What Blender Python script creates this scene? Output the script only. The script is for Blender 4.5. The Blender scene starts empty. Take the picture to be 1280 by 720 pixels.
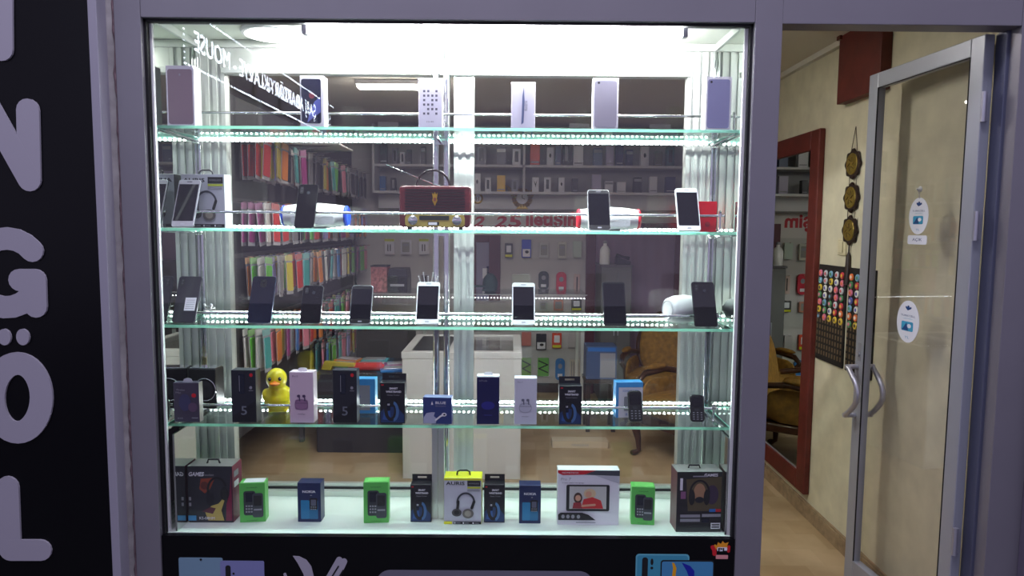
import bpy, math, random
from mathutils import Vector, Matrix
random.seed(7)
sc = bpy.context.scene
C = sc.collection
PI = math.pi

# ------------------------------------------------------------------ camera
CAM = Vector((0, -2.3, 1.6))
YAW, PIT, ROL, FPX = 0.00247, 0.08731, 0.0079, 856.1
_f = Vector((math.sin(YAW)*math.cos(PIT), math.cos(YAW)*math.cos(PIT), -math.sin(PIT)))
_r = Vector((math.cos(YAW), -math.sin(YAW), 0)); _u = _r.cross(_f)
CR = _r*math.cos(ROL)+_u*math.sin(ROL); CU = -_r*math.sin(ROL)+_u*math.cos(ROL)
cam = bpy.data.objects.new('camera', bpy.data.cameras.new('camera')); C.objects.link(cam)
m = Matrix((CR, CU, -_f)).transposed().to_4x4(); m.translation = CAM
cam.matrix_world = m
cam.data.sensor_width = 36; cam.data.lens = FPX*36/1280; cam.data.clip_start = .05
sc.camera = cam

def ray(px, py):
    return _f + CR*((px-640)/FPX) - CU*((py-360)/FPX)
def at(px, py, Y=None, X=None, Z=None):
    d = ray(px, py)
    t = (Y-CAM.y)/d.y if Y is not None else ((X-CAM.x)/d.x if X is not None else (Z-CAM.z)/d.z)
    return CAM + d*t

# ------------------------------------------------------------------ materials
MATS = {}
def _pr(name):
    m = bpy.data.materials.new(name); m.use_nodes = True
    nt = m.node_tree; return m, nt, nt.nodes['Principled BSDF']
def srgb(c):
    return tuple(((x/255)/12.92 if x/255 <= .04045 else ((x/255+.055)/1.055)**2.4) for x in c)
def M(name, col=None, rough=.5, metal=0, emit=None, es=0, noise=0, nscale=20, bump=0, coat=0, spec=.5, alpha=1):
    """solid or gently mottled principled material; col as sRGB 0-255"""
    if name in MATS: return MATS[name]
    m, nt, b = _pr(name)
    c = srgb(col)
    b.inputs['Base Color'].default_value = (*c, 1)
    b.inputs['Roughness'].default_value = rough
    b.inputs['Metallic'].default_value = metal
    b.inputs['Specular IOR Level'].default_value = spec
    b.inputs['Coat Weight'].default_value = coat
    b.inputs['Alpha'].default_value = alpha
    if emit is not None:
        b.inputs['Emission Color'].default_value = (*emit, 1); b.inputs['Emission Strength'].default_value = es
    if noise or bump:
        tc = nt.nodes.new('ShaderNodeTexCoord'); nz = nt.nodes.new('ShaderNodeTexNoise')
        nz.inputs['Scale'].default_value = nscale; nz.inputs['Detail'].default_value = 5
        nt.links.new(tc.outputs['Object'], nz.inputs['Vector'])
        if noise:
            cr = nt.nodes.new('ShaderNodeValToRGB')
            cr.color_ramp.elements[0].position = .3; cr.color_ramp.elements[1].position = .7
            cr.color_ramp.elements[0].color = (*[max(0, x*(1-noise)) for x in c], 1)
            cr.color_ramp.elements[1].color = (*[min(1, x*(1+noise)) for x in c], 1)
            nt.links.new(nz.outputs['Fac'], cr.inputs['Fac']); nt.links.new(cr.outputs['Color'], b.inputs['Base Color'])
        if bump:
            bp = nt.nodes.new('ShaderNodeBump'); bp.inputs['Strength'].default_value = bump
            bp.inputs['Distance'].default_value = .01
            nt.links.new(nz.outputs['Fac'], bp.inputs['Height']); nt.links.new(bp.outputs['Normal'], b.inputs['Normal'])
    MATS[name] = m; return m

def glass_mat(name, tint=(1, 1, 1), extra=0.0, ior=1.5):
    m = bpy.data.materials.new(name); m.use_nodes = True; nt = m.node_tree; nt.nodes.clear()
    o = nt.nodes.new('ShaderNodeOutputMaterial'); mx = nt.nodes.new('ShaderNodeMixShader')
    tr = nt.nodes.new('ShaderNodeBsdfTransparent'); tr.inputs[0].default_value = (*tint, 1)
    gl = nt.nodes.new('ShaderNodeBsdfGlossy'); gl.inputs['Roughness'].default_value = .0
    fr = nt.nodes.new('ShaderNodeFresnel'); ge = nt.nodes.new('ShaderNodeNewGeometry')
    mr = nt.nodes.new('ShaderNodeMapRange'); mr.inputs['To Min'].default_value = ior; mr.inputs['To Max'].default_value = 1/ior
    nt.links.new(ge.outputs['Backfacing'], mr.inputs['Value']); nt.links.new(mr.outputs['Result'], fr.inputs['IOR'])
    ad = nt.nodes.new('ShaderNodeMath'); ad.operation = 'ADD'; ad.inputs[1].default_value = extra; ad.use_clamp = True
    nt.links.new(fr.outputs[0], ad.inputs[0]); nt.links.new(ad.outputs[0], mx.inputs[0])
    nt.links.new(tr.outputs[0], mx.inputs[1]); nt.links.new(gl.outputs[0], mx.inputs[2]); nt.links.new(mx.outputs[0], o.inputs[0])
    MATS[name] = m; return m

GLASS = glass_mat('clear_glass'); SGLASS = glass_mat('shelf_glass', (.93, .985, .965))
def edge_mat():
    m = bpy.data.materials.new('green_glass_edge'); m.use_nodes = True; nt = m.node_tree; nt.nodes.clear()
    o = nt.nodes.new('ShaderNodeOutputMaterial'); mx = nt.nodes.new('ShaderNodeMixShader'); mx.inputs[0].default_value = .08
    t = nt.nodes.new('ShaderNodeBsdfTranslucent'); t.inputs[0].default_value = (.45, 1, .84, 1)
    g = nt.nodes.new('ShaderNodeBsdfTransparent'); g.inputs[0].default_value = (.5, .95, .8, 1)
    nt.links.new(t.outputs[0], mx.inputs[1]); nt.links.new(g.outputs[0], mx.inputs[2]); nt.links.new(mx.outputs[0], o.inputs[0])
    return m
EDGE = edge_mat()
ALU = M('aluminium_frame', (134, 131, 139), .42, .3, noise=.05, nscale=3)
ALUI = M('aluminium_profile', (222, 226, 220), .3, .55)
CHROME = M('chrome', (235, 235, 238), .08, 1)
BLACK = M('black_plastic', (16, 16, 19), .35)
MATTE = M('black_print', (13, 13, 17), .6)
GASKET = M('black_gasket', (8, 8, 14), .6)
WHITE = M('white_plastic', (242, 242, 243), .35)
CARDW = M('white_card', (232, 232, 238), .45)
SCREEN = M('dark_screen', (10, 11, 18), .08)
GREYT = M('grey_print', (150, 150, 158), .5)
RED = M('red_print', (205, 26, 40), .4)
BLUE = M('blue_print', (45, 110, 190), .4)
YEL = M('yellow_print', (226, 226, 30), .4)
GOLD = M('gold', (190, 150, 60), .3, .8)
SILVER = M('silver_paint', (186, 186, 196), .3, .6)
LIT = M('lamp_diffuser', (255, 255, 255), .5, emit=(.93, .97, 1), es=9)

# ------------------------------------------------------------------ mesh builder
FONTC = {}
def text_geo(s, bold=.0):
    k = (s, bold)
    if k not in FONTC:
        cu = bpy.data.curves.new('lettering', 'FONT'); cu.body = s; cu.offset = bold; cu.resolution_u = 2
        o = bpy.data.objects.new('lettering', cu); C.objects.link(o)
        dg = bpy.context.evaluated_depsgraph_get(); dg.update()
        me = bpy.data.meshes.new_from_object(o.evaluated_get(dg))
        vs = [v.co.copy() for v in me.vertices]; fs = [tuple(p.vertices) for p in me.polygons]
        bpy.data.objects.remove(o); bpy.data.curves.remove(cu); bpy.data.meshes.remove(me)
        if not vs: vs = [Vector((0, 0, 0))]
        x0 = min(v.x for v in vs); x1 = max(v.x for v in vs); y0 = min(v.y for v in vs); y1 = max(v.y for v in vs)
        FONTC[k] = ([((v.x-x0)/max(1e-6, x1-x0)-.5, (v.y-y0)/max(1e-6, y1-y0)-.5) for v in vs], fs)
    return FONTC[k]

def rrect(x0, x1, z0, z1, r, n=5):
    out = []
    for cx, cz, a in ((x1-r, z0+r, -PI/2), (x1-r, z1-r, 0), (x0+r, z1-r, PI/2), (x0+r, z0+r, PI)):
        for i in range(n+1):
            t = a+PI/2*i/n; out.append((cx+r*math.cos(t), cz+r*math.sin(t)))
    return out
def ellpts(cx, cz, rx, rz, n=20, a0=0, a1=2*PI):
    return [(cx+rx*math.cos(a0+(a1-a0)*i/n), cz+rz*math.sin(a0+(a1-a0)*i/n)) for i in range(n)]

class MB:
    def __init__(s): s.v = []; s.f = []; s.m = []; s.mats = []
    def mi(s, mat):
        if mat not in s.mats: s.mats.append(mat)
        return s.mats.index(mat)
    def add(s, vs, fs, mat, T=None):
        n = len(s.v); k = s.mi(mat)
        for v in vs:
            v = Vector(v); s.v.append(T @ v if T else v)
        for f in fs: s.f.append(tuple(i+n for i in f)); s.m.append(k)
        return s
    def box(s, x0, x1, y0, y1, z0, z1, mat, T=None, topk=None):
        vs = [(x0,y0,z0),(x1,y0,z0),(x1,y1,z0),(x0,y1,z0),(x0,y0,z1),(x1,y0,z1),(x1,y1,z1),(x0,y1,z1)]
        return s.add(vs, [(0,3,2,1),(4,5,6,7),(0,1,5,4),(1,2,6,5),(2,3,7,6),(3,0,4,7)], mat, T)
    def prism(s, pts, y0, y1, mat, T=None):           # outline in XZ (counter-clockwise seen from -Y)
        n = len(pts)
        vs = [(x, y0, z) for x, z in pts]+[(x, y1, z) for x, z in pts]
        fs = [tuple(range(n)), tuple(range(2*n-1, n-1, -1))]+[(i, i+n, (i+1) % n+n, (i+1) % n) for i in range(n)]
        return s.add(vs, fs, mat, T)
    def tube(s, pts, r, mat, n=8, T=None, closed=False):
        pts = [Vector(p) for p in pts]; vs = []; fs = []; L = len(pts)
        rs = r if isinstance(r, (list, tuple)) else [r]*L
        up = None
        for i, p in enumerate(pts):
            if closed: d = pts[(i+1) % L]-pts[i-1]
            else: d = (pts[min(i+1, L-1)]-pts[max(i-1, 0)])
            d.normalize()
            if up is None: up = Vector((0, 0, 1)) if abs(d.z) < .9 else Vector((1, 0, 0))
            a = d.cross(up).normalized(); b = a.cross(d).normalized(); up = b
            for k in range(n):
                t = 2*PI*k/n; vs.append(p+a*math.cos(t)*rs[i]+b*math.sin(t)*rs[i])
        for i in range(L if closed else L-1):
            j = (i+1) % L
            for k in range(n): fs.append((i*n+k, i*n+(k+1) % n, j*n+(k+1) % n, j*n+k))
        if not closed: fs += [tuple(range(n-1, -1, -1)), tuple(range((L-1)*n, L*n))]
        return s.add(vs, fs, mat, T)
    def lathe(s, prof, mat, n=20, T=None):             # profile (r, z) about Z
        vs = []; fs = []
        for r, z in prof:
            for k in range(n): t = 2*PI*k/n; vs.append((r*math.cos(t), r*math.sin(t), z))
        for i in range(len(prof)-1):
            for k in range(n): fs.append((i*n+k, i*n+(k+1) % n, (i+1)*n+(k+1) % n, (i+1)*n+k))
        fs += [tuple(range(n-1, -1, -1)), tuple(range((len(prof)-1)*n, len(prof)*n))]
        return s.add(vs, fs, mat, T)
    def ball(s, c, r, mat, n=14, T=None, e=1.0):
        if not isinstance(r, (tuple, list)): r = (r, r, r)
        vs = []; fs = []; h = n//2
        sg = lambda x: math.copysign(abs(x)**e, x)
        for i in range(1, h):
            a = PI*i/h
            for k in range(n):
                t = 2*PI*k/n
                vs.append((c[0]+r[0]*sg(math.sin(a))*sg(math.cos(t)), c[1]+r[1]*sg(math.sin(a))*sg(math.sin(t)), c[2]+r[2]*sg(math.cos(a))))
        vs += [(c[0], c[1], c[2]+r[2]), (c[0], c[1], c[2]-r[2])]; L = len(vs)
        for i in range(h-2):
            for k in range(n): fs.append((i*n+k, (i+1)*n+k, (i+1)*n+(k+1) % n, i*n+(k+1) % n))
        for k in range(n):
            fs.append((L-2, k, (k+1) % n)); fs.append((L-1, (h-2)*n+(k+1) % n, (h-2)*n+k))
        return s.add(vs, fs, mat, T)
    # --- flat printing on a plane facing -Y
    def poly(s, pts, y, mat, T=None): return s.add([(x, y, z) for x, z in pts], [tuple(range(len(pts)))], mat, T)
    def text(s, t, cx, cz, w, h, y, mat, bold=.0, T=None, shear=0, rot=0):
        vs, fs = text_geo(t, bold); c, q = math.cos(rot), math.sin(rot)
        out = []
        for a, b in vs:
            x, z = a*w+b*h*shear, b*h
            out.append((cx+x*c-z*q, y, cz+x*q+z*c))
        return s.add(out, fs, mat, T)
    def stroke(s, pts, r, y0, y1, mat, T=None):       # rounded thick line
        for i in range(len(pts)-1):
            (x0, z0), (x1, z1) = pts[i], pts[i+1]; a = math.atan2(z1-z0, x1-x0); o = []
            for k in range(9): t = a-PI/2+PI*k/8; o.append((x1+r*math.cos(t), z1+r*math.sin(t)))
            for k in range(9): t = a+PI/2+PI*k/8; o.append((x0+r*math.cos(t), z0+r*math.sin(t)))
            if y1 is None: s.poly(o, y0-.00003*i, mat, T)
            else: s.prism(o, y0-.00012*i, y1, mat, T)
        return s
    def ribbon(s, pts, r, y0, y1, mat, closed=False):
        n = len(pts); L = []; Rr = []
        for i in range(n):
            a = pts[(i-1) % n] if closed or i else pts[0]; c = pts[(i+1) % n] if closed or i < n-1 else pts[-1]
            dx, dz = c[0]-a[0], c[1]-a[1]; q = math.hypot(dx, dz); nx, nz = -dz/q*r, dx/q*r
            L.append((pts[i][0]+nx, pts[i][1]+nz)); Rr.append((pts[i][0]-nx, pts[i][1]-nz))
        if closed:
            vs = [(x, y0, z) for x, z in L+Rr]+[(x, y1, z) for x, z in L+Rr]; fs = []
            for i in range(n):
                j = (i+1) % n; fs += [(i, j, n+j, n+i), (i, 2*n+i, 2*n+j, j), (n+i, n+j, 3*n+j, 3*n+i)]
            return s.add(vs, fs, mat)
        def cap(p, q):      # half circle from p to q around their middle
            cx, cz = (p[0]+q[0])/2, (p[1]+q[1])/2; a = math.atan2(p[1]-cz, p[0]-cx)
            return [(cx+r*math.cos(a-PI*k/8), cz+r*math.sin(a-PI*k/8)) for k in range(1, 8)]
        out = L+cap(L[-1], Rr[-1])+Rr[::-1]+cap(Rr[0], L[0])
        return s.prism(out[::-1], y0, y1, mat)
    def build(s, name, parent=None, bevel=0, smooth=False, seg=2, remesh=0, loc=None, rot=None):
        me = bpy.data.meshes.new(name)
        me.from_pydata([tuple(v) for v in s.v], [], s.f)
        for mt in s.mats: me.materials.append(mt)
        me.polygons.foreach_set('material_index', s.m)
        if smooth:
            me.shade_smooth(); me.set_sharp_from_angle(angle=math.radians(40))
        me.update()
        o = bpy.data.objects.new(name, me); C.objects.link(o)
        if parent: o.parent = parent
        if loc is not None: o.location = loc
        if rot is not None: o.rotation_euler = rot
        if bevel:
            b = o.modifiers.new('bevel', 'BEVEL'); b.width = bevel; b.segments = seg; b.limit_method = 'ANGLE'
        if remesh:
            r = o.modifiers.new('remesh', 'REMESH'); r.mode = 'VOXEL'; r.voxel_size = remesh; r.use_smooth_shade = True
            q = o.modifiers.new('smooth', 'SMOOTH'); q.iterations = 6
        return o

def tag(o, label=None, cat=None, group=None, kind=None):
    if label: o['label'] = label
    if cat: o['category'] = cat
    if group: o['group'] = group
    if kind: o['kind'] = kind
    return o
def thing(name, label, cat, loc=(0, 0, 0), rot=(0, 0, 0), group=None):
    o = bpy.data.objects.new(name, None); C.objects.link(o); o.empty_display_size = .05
    o.location = loc; o.rotation_euler = rot
    return tag(o, label, cat, group)
def struct(o): o['kind'] = 'structure'; return o
def copy_tree(o, parent=None):
    c = o.copy(); C.objects.link(c)
    if parent: c.parent = parent
    for ch in list(o.children): copy_tree(ch, c)
    return c

XL, XR, ZT, ZB = -1.196, .783, 2.266, .535      # window opening on Y = 0
CEIL = 2.556; WXL, WXR, WYB = -2.25, 1.67, 4.3   # room

# ================================================================== SETTING
def floor_mat():
    m, nt, b = _pr('patterned_vinyl')
    tc = nt.nodes.new('ShaderNodeTexCoord'); mp = nt.nodes.new('ShaderNodeMapping'); mp.inputs['Rotation'].default_value[2] = 0
    br = nt.nodes.new('ShaderNodeTexBrick'); br.offset = .5
    br.inputs['Color1'].default_value = (*srgb((196, 172, 136)), 1); br.inputs['Color2'].default_value = (*srgb((176, 150, 112)), 1)
    br.inputs['Mortar'].default_value = (*srgb((150, 118, 84)), 1)
    br.inputs['Scale'].default_value = 1; br.inputs['Brick Width'].default_value = .19; br.inputs['Row Height'].default_value = .17
    br.inputs['Mortar Size'].default_value = .0
    nz = nt.nodes.new('ShaderNodeTexNoise'); nz.inputs['Scale'].default_value = 3; nz.inputs['Detail'].default_value = 8
    mx = nt.nodes.new('ShaderNodeMix'); mx.data_type = 'RGBA'; mx.blend_type = 'MULTIPLY'; mx.inputs[0].default_value = .5
    cr = nt.nodes.new('ShaderNodeValToRGB'); cr.color_ramp.elements[0].position = .35; cr.color_ramp.elements[1].position = .6
    cr.color_ramp.elements[0].color = (.55, .5, .42, 1); cr.color_ramp.elements[1].color = (1, 1, 1, 1)
    nt.links.new(tc.outputs['Object'], mp.inputs[0]); nt.links.new(mp.outputs[0], br.inputs['Vector']); nt.links.new(tc.outputs['Object'], nz.inputs['Vector'])
    nt.links.new(nz.outputs['Fac'], cr.inputs[0]); nt.links.new(br.outputs['Color'], mx.inputs[6]); nt.links.new(cr.outputs['Color'], mx.inputs[7])
    nt.links.new(mx.outputs[2], b.inputs['Base Color']); b.inputs['Roughness'].default_value = .45
    return m
WALLPAPER = M('cream_wallpaper', (208, 202, 174), .75, noise=.09, nscale=9, bump=.15)
BACKW = M('pale_slat_wall', (196, 192, 190), .6, noise=.04, nscale=6)
CEILM = M('ceiling_paint', (205, 200, 186), .8, noise=.03, nscale=2)
PLASTER = M('dirty_plaster', (152, 148, 148), .85, noise=.22, nscale=14, bump=.5)
struct(MB().box(WXL, 1.75, 0.0, WYB+.1, -.06, 0, floor_mat()).build('floor'))
struct(MB().box(WXL-.1, 1.75, .04, WYB+.1, CEIL, CEIL+.08, CEILM).build('ceiling'))
struct(MB().box(WXL-.1, WXL, .04, WYB+.1, 0, CEIL, BACKW).build('wall_left'))
struct(MB().box(WXR, WXR+.1, .08, WYB+.1, 0, CEIL, WALLPAPER).build('wall_right'))
struct(MB().box(WXL-.1, WXR+.1, WYB, WYB+.1, 0, CEIL, BACKW).build('wall_back'))
b = MB(); BASEM = M('wood_grain_baseboard', (150, 128, 100), .5, noise=.25, nscale=30)
b.box(WXR-.014, WXR, .1, WYB, 0, .075, BASEM); b.box(WXR-.009, WXR, .1, WYB, .075, .088, BASEM)
struct(b.build('baseboard_right'))
struct(MB().box(WXL, WXR-.02, WYB-.016, WYB, 0, .09, M('dark_baseboard', (58, 42, 34), .5)).build('baseboard_back'))
# front wall of the shop: infill left of the window, over it and right of the door
b = MB(); FW = PLASTER
b.box(-4, XL-.10, .0, .12, 0, 4.2, FW); b.box(XL-.10, 3.0, .0, .12, ZT+.12, 4.2, FW); b.box(1.74, 3.0, .0, .12, 0, ZT+.12, FW)
struct(b.build('wall_front'))
# plaster pier proud of the wall between sign and window frame, with a ragged sealant joint
pj0 = at(118, 0, -.02).x; xs = XL-.085
b = MB()
prof = [(pj0-.03, -.03), (pj0, -.05), (pj0+.02, -.035), (xs-.02, -.03), (xs+.0, -.012), (xs+.0, .0), (pj0-.03, .0)]
n = len(prof); zs = [0, 2.6]
vs = [(x, y, z) for z in zs for x, y in prof]
b.add(vs, [(i, (i+1) % n, (i+1) % n+n, i+n) for i in range(n)]+[tuple(range(n-1, -1, -1)), tuple(range(n, 2*n))], PLASTER)
struct(b.build('trim_6'))
b = MB(); pts = []
for i in range(90):
    pts.append((xs-.004+random.uniform(-.003, .003), -.022, .2+i*.027))
b.tube(pts, [random.uniform(.003, .0065) for _ in pts], M('old_sealant', (112, 92, 98), .9, noise=.4, nscale=40), 6)
struct(b.build('trim_1'))
# aluminium shopfront frame
b = MB(); F0, F1 = -.03, .05
b.box(XL-.085, XL, F0, F1, 0, 2.5, ALU)                    # left stile
b.box(XR, XR+.088, F0, F1, 0, 2.5, ALU)                    # mullion
b.box(XL, XR, F0+.002, F1, ZT, 2.5, ALU)                   # head over window
ZD = at(1100, 34, 0).z
b.box(XR+.088, 1.645, F0+.002, F1, ZD, at(1100, 2, 0).z, ALU)   # head over door
b.box(XR+.088, 1.645, F0+.02, F1, at(1100, 2, 0).z, 2.5, M('dark_transom', (40, 32, 66), .4))
b.box(1.645, 1.76, F0, F1+.03, 0, 2.5, ALU)                 # right jamb
b.box(1.76, 2.1, F0-.03, F1, 0, 2.5, M('lilac_render', (104, 97, 114), .7, noise=.08, nscale=8))
b.box(XL, XR, F0+.004, F1, .02, .10, ALU)
struct(b.build('trim_5', bevel=.002))
b = MB(); g = .009
b.box(XL, XL+g, -.012, .008, ZB, ZT, GASKET); b.box(XR-g, XR, -.012, .008, ZB, ZT, GASKET)
b.box(XL, XR, -.012, .008, ZT-g, ZT, GASKET)
struct(b.build('trim_2'))
struct(MB().box(XL+g, XR-g, -.003, .003, ZB, ZT-g, GLASS).build('window_1'))
# pavement in front of the shop
struct(MB().box(-9, 9, -12, -.04, -.1, -.02, M('pavement', (90, 88, 92), .8, noise=.2, nscale=5)).build('ground'))

# ------------------------------------------------------------------ left sign (vertical, black with pale letters)
LET = M('sign_letter_grey', (168, 164, 176), .6); SIGNB = M('sign_black', (5, 5, 9), .3, spec=.25)
t = thing('shop_sign', 'tall black sign board with big pale rounded letters left of the window', 'sign', (0, 0, 0))
xe = at(109, 0, -.08).x
b = MB(); b.box(-2.6, xe, -.08, 0, .1, 2.95, SIGNB); b.build('sign_board', t)
b = MB(); b.box(xe, xe+.028, -.082, 0, .1, 2.95, M('sign_edge', (158, 155, 168), .5)); b.build('edge_strip', t, bevel=.002)
YS = -.081
def sp(px, py): v = at(px, py, YS); return (v.x, v.z)
R = 14*2.22/856
def arc(cx, cy, rx, ry, a0, a1, n=18): return [sp(cx+rx*math.cos(math.radians(a0+(a1-a0)*i/n)), cy+ry*math.sin(math.radians(a0+(a1-a0)*i/n))) for i in range(n+1)]
def letter(nm, strokes):
    b = MB()
    for i, s_ in enumerate(strokes): b.ribbon(s_, R, YS-.006-.0002*i, YS+.001, LET)
    b.build('sign_letter', t)
letter('I', [[sp(2, -60), sp(3, 62)]])
letter('N', [[sp(36, 138), sp(38, 225)], [sp(-22, 118), sp(38, 225)], [sp(-22, 118), sp(-20, 210)]])
letter('G', [arc(9, 341, 42, 43, -40, -330), [sp(26, 350), sp(45, 350)], [sp(45, 350), sp(46, 383)]])
b = MB(); b.ribbon(arc(23, 497, 30, 43, 0, 360, 36)[:-1], R*1.03, YS-.006, YS+.001, LET, closed=True)
for cx in (7, 30):
    c = sp(cx, 421); b.prism(ellpts(c[0], c[1], .021, .027), YS-.007, YS+.001, LET)
b.build('sign_letter', t)
letter('L', [[sp(11, 608), sp(14, 687)], [sp(14, 687), sp(52, 687)]])

# ------------------------------------------------------------------ black panel under the window with printed pictures
t = thing('lower_sign_panel', 'black printed panel under the display window with phone pictures', 'sign', (0, 0, 0))
MB().box(XL+.001, XR-.001, -.022, 0, .10, ZB, SIGNB).build('panel', t)
def lp(px, py, Y=-.0235): v = at(px, py, Y); return (v.x, v.z)
def quad(x0, x1, y0, ylow): a = lp(x0, y0); c = lp(x1, y0); return [(a[0], a[1]-ylow), (c[0], a[1]-ylow), (c[0], c[1]), (a[0], a[1])]
b = MB()
a = lp(223, 697); c = lp(278, 697)
b.prism(rrect(a[0], c[0], a[1]-.3, a[1], .006), -.0228, -.022, M('print_pale_teal', (120, 152, 172), .5))
a2 = lp(275, 701); c2 = lp(330, 701)
b.prism(rrect(a2[0], c2[0], a2[1]-.3, a2[1], .006), -.0236, -.022, M('print_lilac', (128, 132, 180), .5))
b.prism(rrect(a2[0]+.018, a2[0]+.036, a2[1]-.12, a2[1]-.016, .008), -.0242, -.022, MATTE)
k = lp(251, 699.5); b.prism(ellpts(k[0], k[1], .004, .004, 10), -.0242, -.022, MATTE)
k = lp(292, 717); b.prism(ellpts(k[0], k[1], .004, .004, 10), -.0242, -.022, MATTE)
tag(b.build('printed_phones', t), 'printed pale blue and lilac phones')
b = MB()
pts = [lp(*q) for q in ((366, 695), (374, 695.5), (383, 700), (389, 708), (392, 720), (394, 735), (384, 735), (379, 717), (372, 704))]
b.prism(pts[::-1], -.0232, -.022, LET)
for k_, (p0, p1) in enumerate((((424, 700), (408, 728)), ((430, 702), (416, 732)))):
    b.stroke([lp(*p0), lp(*p1)], .011, -.0232-.0003*k_, -.022, LET)
b.stroke([lp(423, 708), lp(413, 724)], .0026, -.0242, -.022, MATTE); b.stroke([lp(429, 713), lp(421, 726)], .0026, -.0245, -.022, MATTE)
b.stroke([lp(356, 718), lp(362, 735)], .005, -.0232, -.022, LET)
tag(b.build('printed_emblem', t), 'pale leaf and hand shapes')
b = MB(); a = lp(470, 712.5); c = lp(742, 713.5)
b.prism(rrect(a[0], c[0], a[1]-.3, a[1], .05, 8), -.0232, -.022, M('print_grey', (112, 110, 124), .5))
tag(b.build('printed_rectangle', t), 'pale grey rounded rectangle')
b = MB(); TEAL = M('print_teal', (64, 150, 176), .5)
a = lp(795, 692.5); c = lp(862, 692.5)
b.prism(rrect(a[0], c[0], a[1]-.3, a[1], .012), -.0228, -.022, M('print_teal_rim', (100, 178, 196), .5))
b.prism(rrect(a[0]+.005, c[0]-.005, a[1]-.3, a[1]-.005, .01), -.0231, -.022, TEAL)
b.prism(rrect(a[0]+.022, a[0]+.042, a[1]-.12, a[1]-.012, .009), -.0236, -.022, MATTE)
b.prism(ellpts(a[0]+.056, a[1]-.028, .005, .012, 12), -.0236, -.022, MATTE); b.prism(ellpts(a[0]+.056, a[1]-.05, .005, .005, 10), -.0236, -.022, MATTE)
a = lp(826, 700); c = lp(893, 700.5)
b.prism(rrect(a[0], c[0], a[1]-.3, a[1], .01), -.0240, -.022, MATTE)
b.prism(rrect(a[0]+.004, c[0]-.004, a[1]-.3, a[1]-.005, .007), -.0244, -.022, M('print_blue', (70, 140, 185), .5))
yy = lp(840, 703); b.prism([(yy[0]+dx, yy[1]-dz) for dx, dz in ((0, 0), (.008, .002), (.016, .02), (.012, .06), (.0, .06), (.004, .02))][::-1], -.0248, -.022, M('print_amber', (230, 165, 20), .5))
yy = lp(852, 703); b.prism([(yy[0]+dx, yy[1]-dz) for dx, dz in ((0, 0), (.03, .012), (.045, .03), (.045, .05), (.03, .06), (.018, .03))][::-1], -.0248, -.022, M('print_cobalt', (20, 30, 160), .5))
tag(b.build('printed_phone_pair', t), 'printed teal phones')
b = MB(); q = lp(901, 687); OR = M('print_orange', (230, 150, 30), .5)
b.prism([(q[0]+dx, q[1]+dz) for dx, dz in ((-.033, .006), (-.02, .018), (-.014, .014), (-.01, .026), (.0, .02), (.006, .03), (.014, .022), (.026, .026), (.022, .014), (.03, .006), (.026, -.004), (-.02, -.0))][::-1], -.0228, -.022, OR)
b.stroke([(q[0]-.028, q[1]+.008), (q[0]-.022, q[1]-.004), (q[0]-.021, q[1]-.016)], .007, -.0231, -.022, RED)
b.stroke([(q[0]+.028, q[1]+.01), (q[0]+.027, q[1]-.006)], .005, -.0231, -.022, RED)
b.prism(rrect(q[0]-.012, q[0]+.022, q[1]-.006, q[1]+.008, .003), -.0233, -.022, CARDW)
b.text('PL', q[0]+.006, q[1], .03, .012, -.0236, MATTE, .03)
b.prism(rrect(q[0]-.016, q[0]+.026, q[1]-.034, q[1]-.02, .002), -.0231, -.022, M('print_pink', (224, 150, 150), .5))
tag(b.build('printed_badge', t), 'small flame badge reading PL')

# ================================================================== DISPLAY CASE
MIRR = M('mirror_glass', (222, 230, 222), .01, 1)
CY = .33; SX0, SX1 = XL+.009, XR-.013
case = thing('display_case', 'illuminated shop window case with aluminium frame, mirror ends and white base', 'display case', (0, 0, ZB))
def cb(mb, name, **k): 
    for i, v in enumerate(mb.v): mb.v[i] = v-Vector((0, 0, ZB))
    return mb.build(name, case, **k)
BASEW = M('white_laminate', (226, 234, 228), .4, noise=.02, nscale=2)
b = MB(); b.box(XL+.002, XR-.002, .004, .46, ZB-.04, ZB, BASEW); cb(b, 'base')
b = MB(); b.box(XL+.002, XR-.002, .01, .44, 2.29, 2.31, M('case_ceiling_panel', (215, 218, 205), .5)); cb(b, 'top_panel')
def prof_v(mb, x0, x1, y0, y1, z0, z1, mat, grooves=3):      # grooved vertical profile
    mb.box(x0, x1, y0+.006, y1, z0, z1, mat)
    w = (x1-x0)/(grooves*2-1)
    for i in range(grooves): mb.box(x0+2*i*w, x0+(2*i+1)*w, y0, y0+.007, z0, z1, mat)
for x0, x1 in ((SX0+.002, SX0+.108), (SX1-.108, SX1-.002)):
    b = MB(); prof_v(b, x0, x1, CY, CY+.045, ZB+.001, 2.289, ALUI, 4); cb(b, 'post')
xa = at(567, 300, CY).x; xb = at(592, 300, CY).x
b = MB(); prof_v(b, xa, xb, CY+.012, CY+.05, ZB+.06, 2.2, ALUI, 3); cb(b, 'sliding_door_stile')
hz0 = at(560, 94, CY).z
b = MB(); b.box(SX0+.108, SX1-.108, CY, CY+.045, hz0, 2.289, ALUI); b.box(SX0, SX1, CY-.012, CY, 2.262, 2.289, ALUI); b.box(SX0+.1, SX1-.1, CY-.008, CY, hz0, hz0+.02, ALUI); cb(b, 'header', bevel=.002)
tz = at(560, 605, CY+.03).z
b = MB(); b.box(SX0+.108, SX1-.108, CY+.0, CY+.03, ZB+.001, ZB+.022, ALUI); b.box(SX0+.108, SX1-.108, CY+.03, CY+.05, ZB+.001, tz, ALUI)
b.box(SX0+.108, SX1-.108, CY+.024, CY+.031, ZB+.001, ZB+.03, MATTE); cb(b, 'bottom_track')
zsp = at(560, 540, .02).z
xlm = at(233.5, 620, .085).x; xrm = at(904, 630, .035).x
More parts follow.
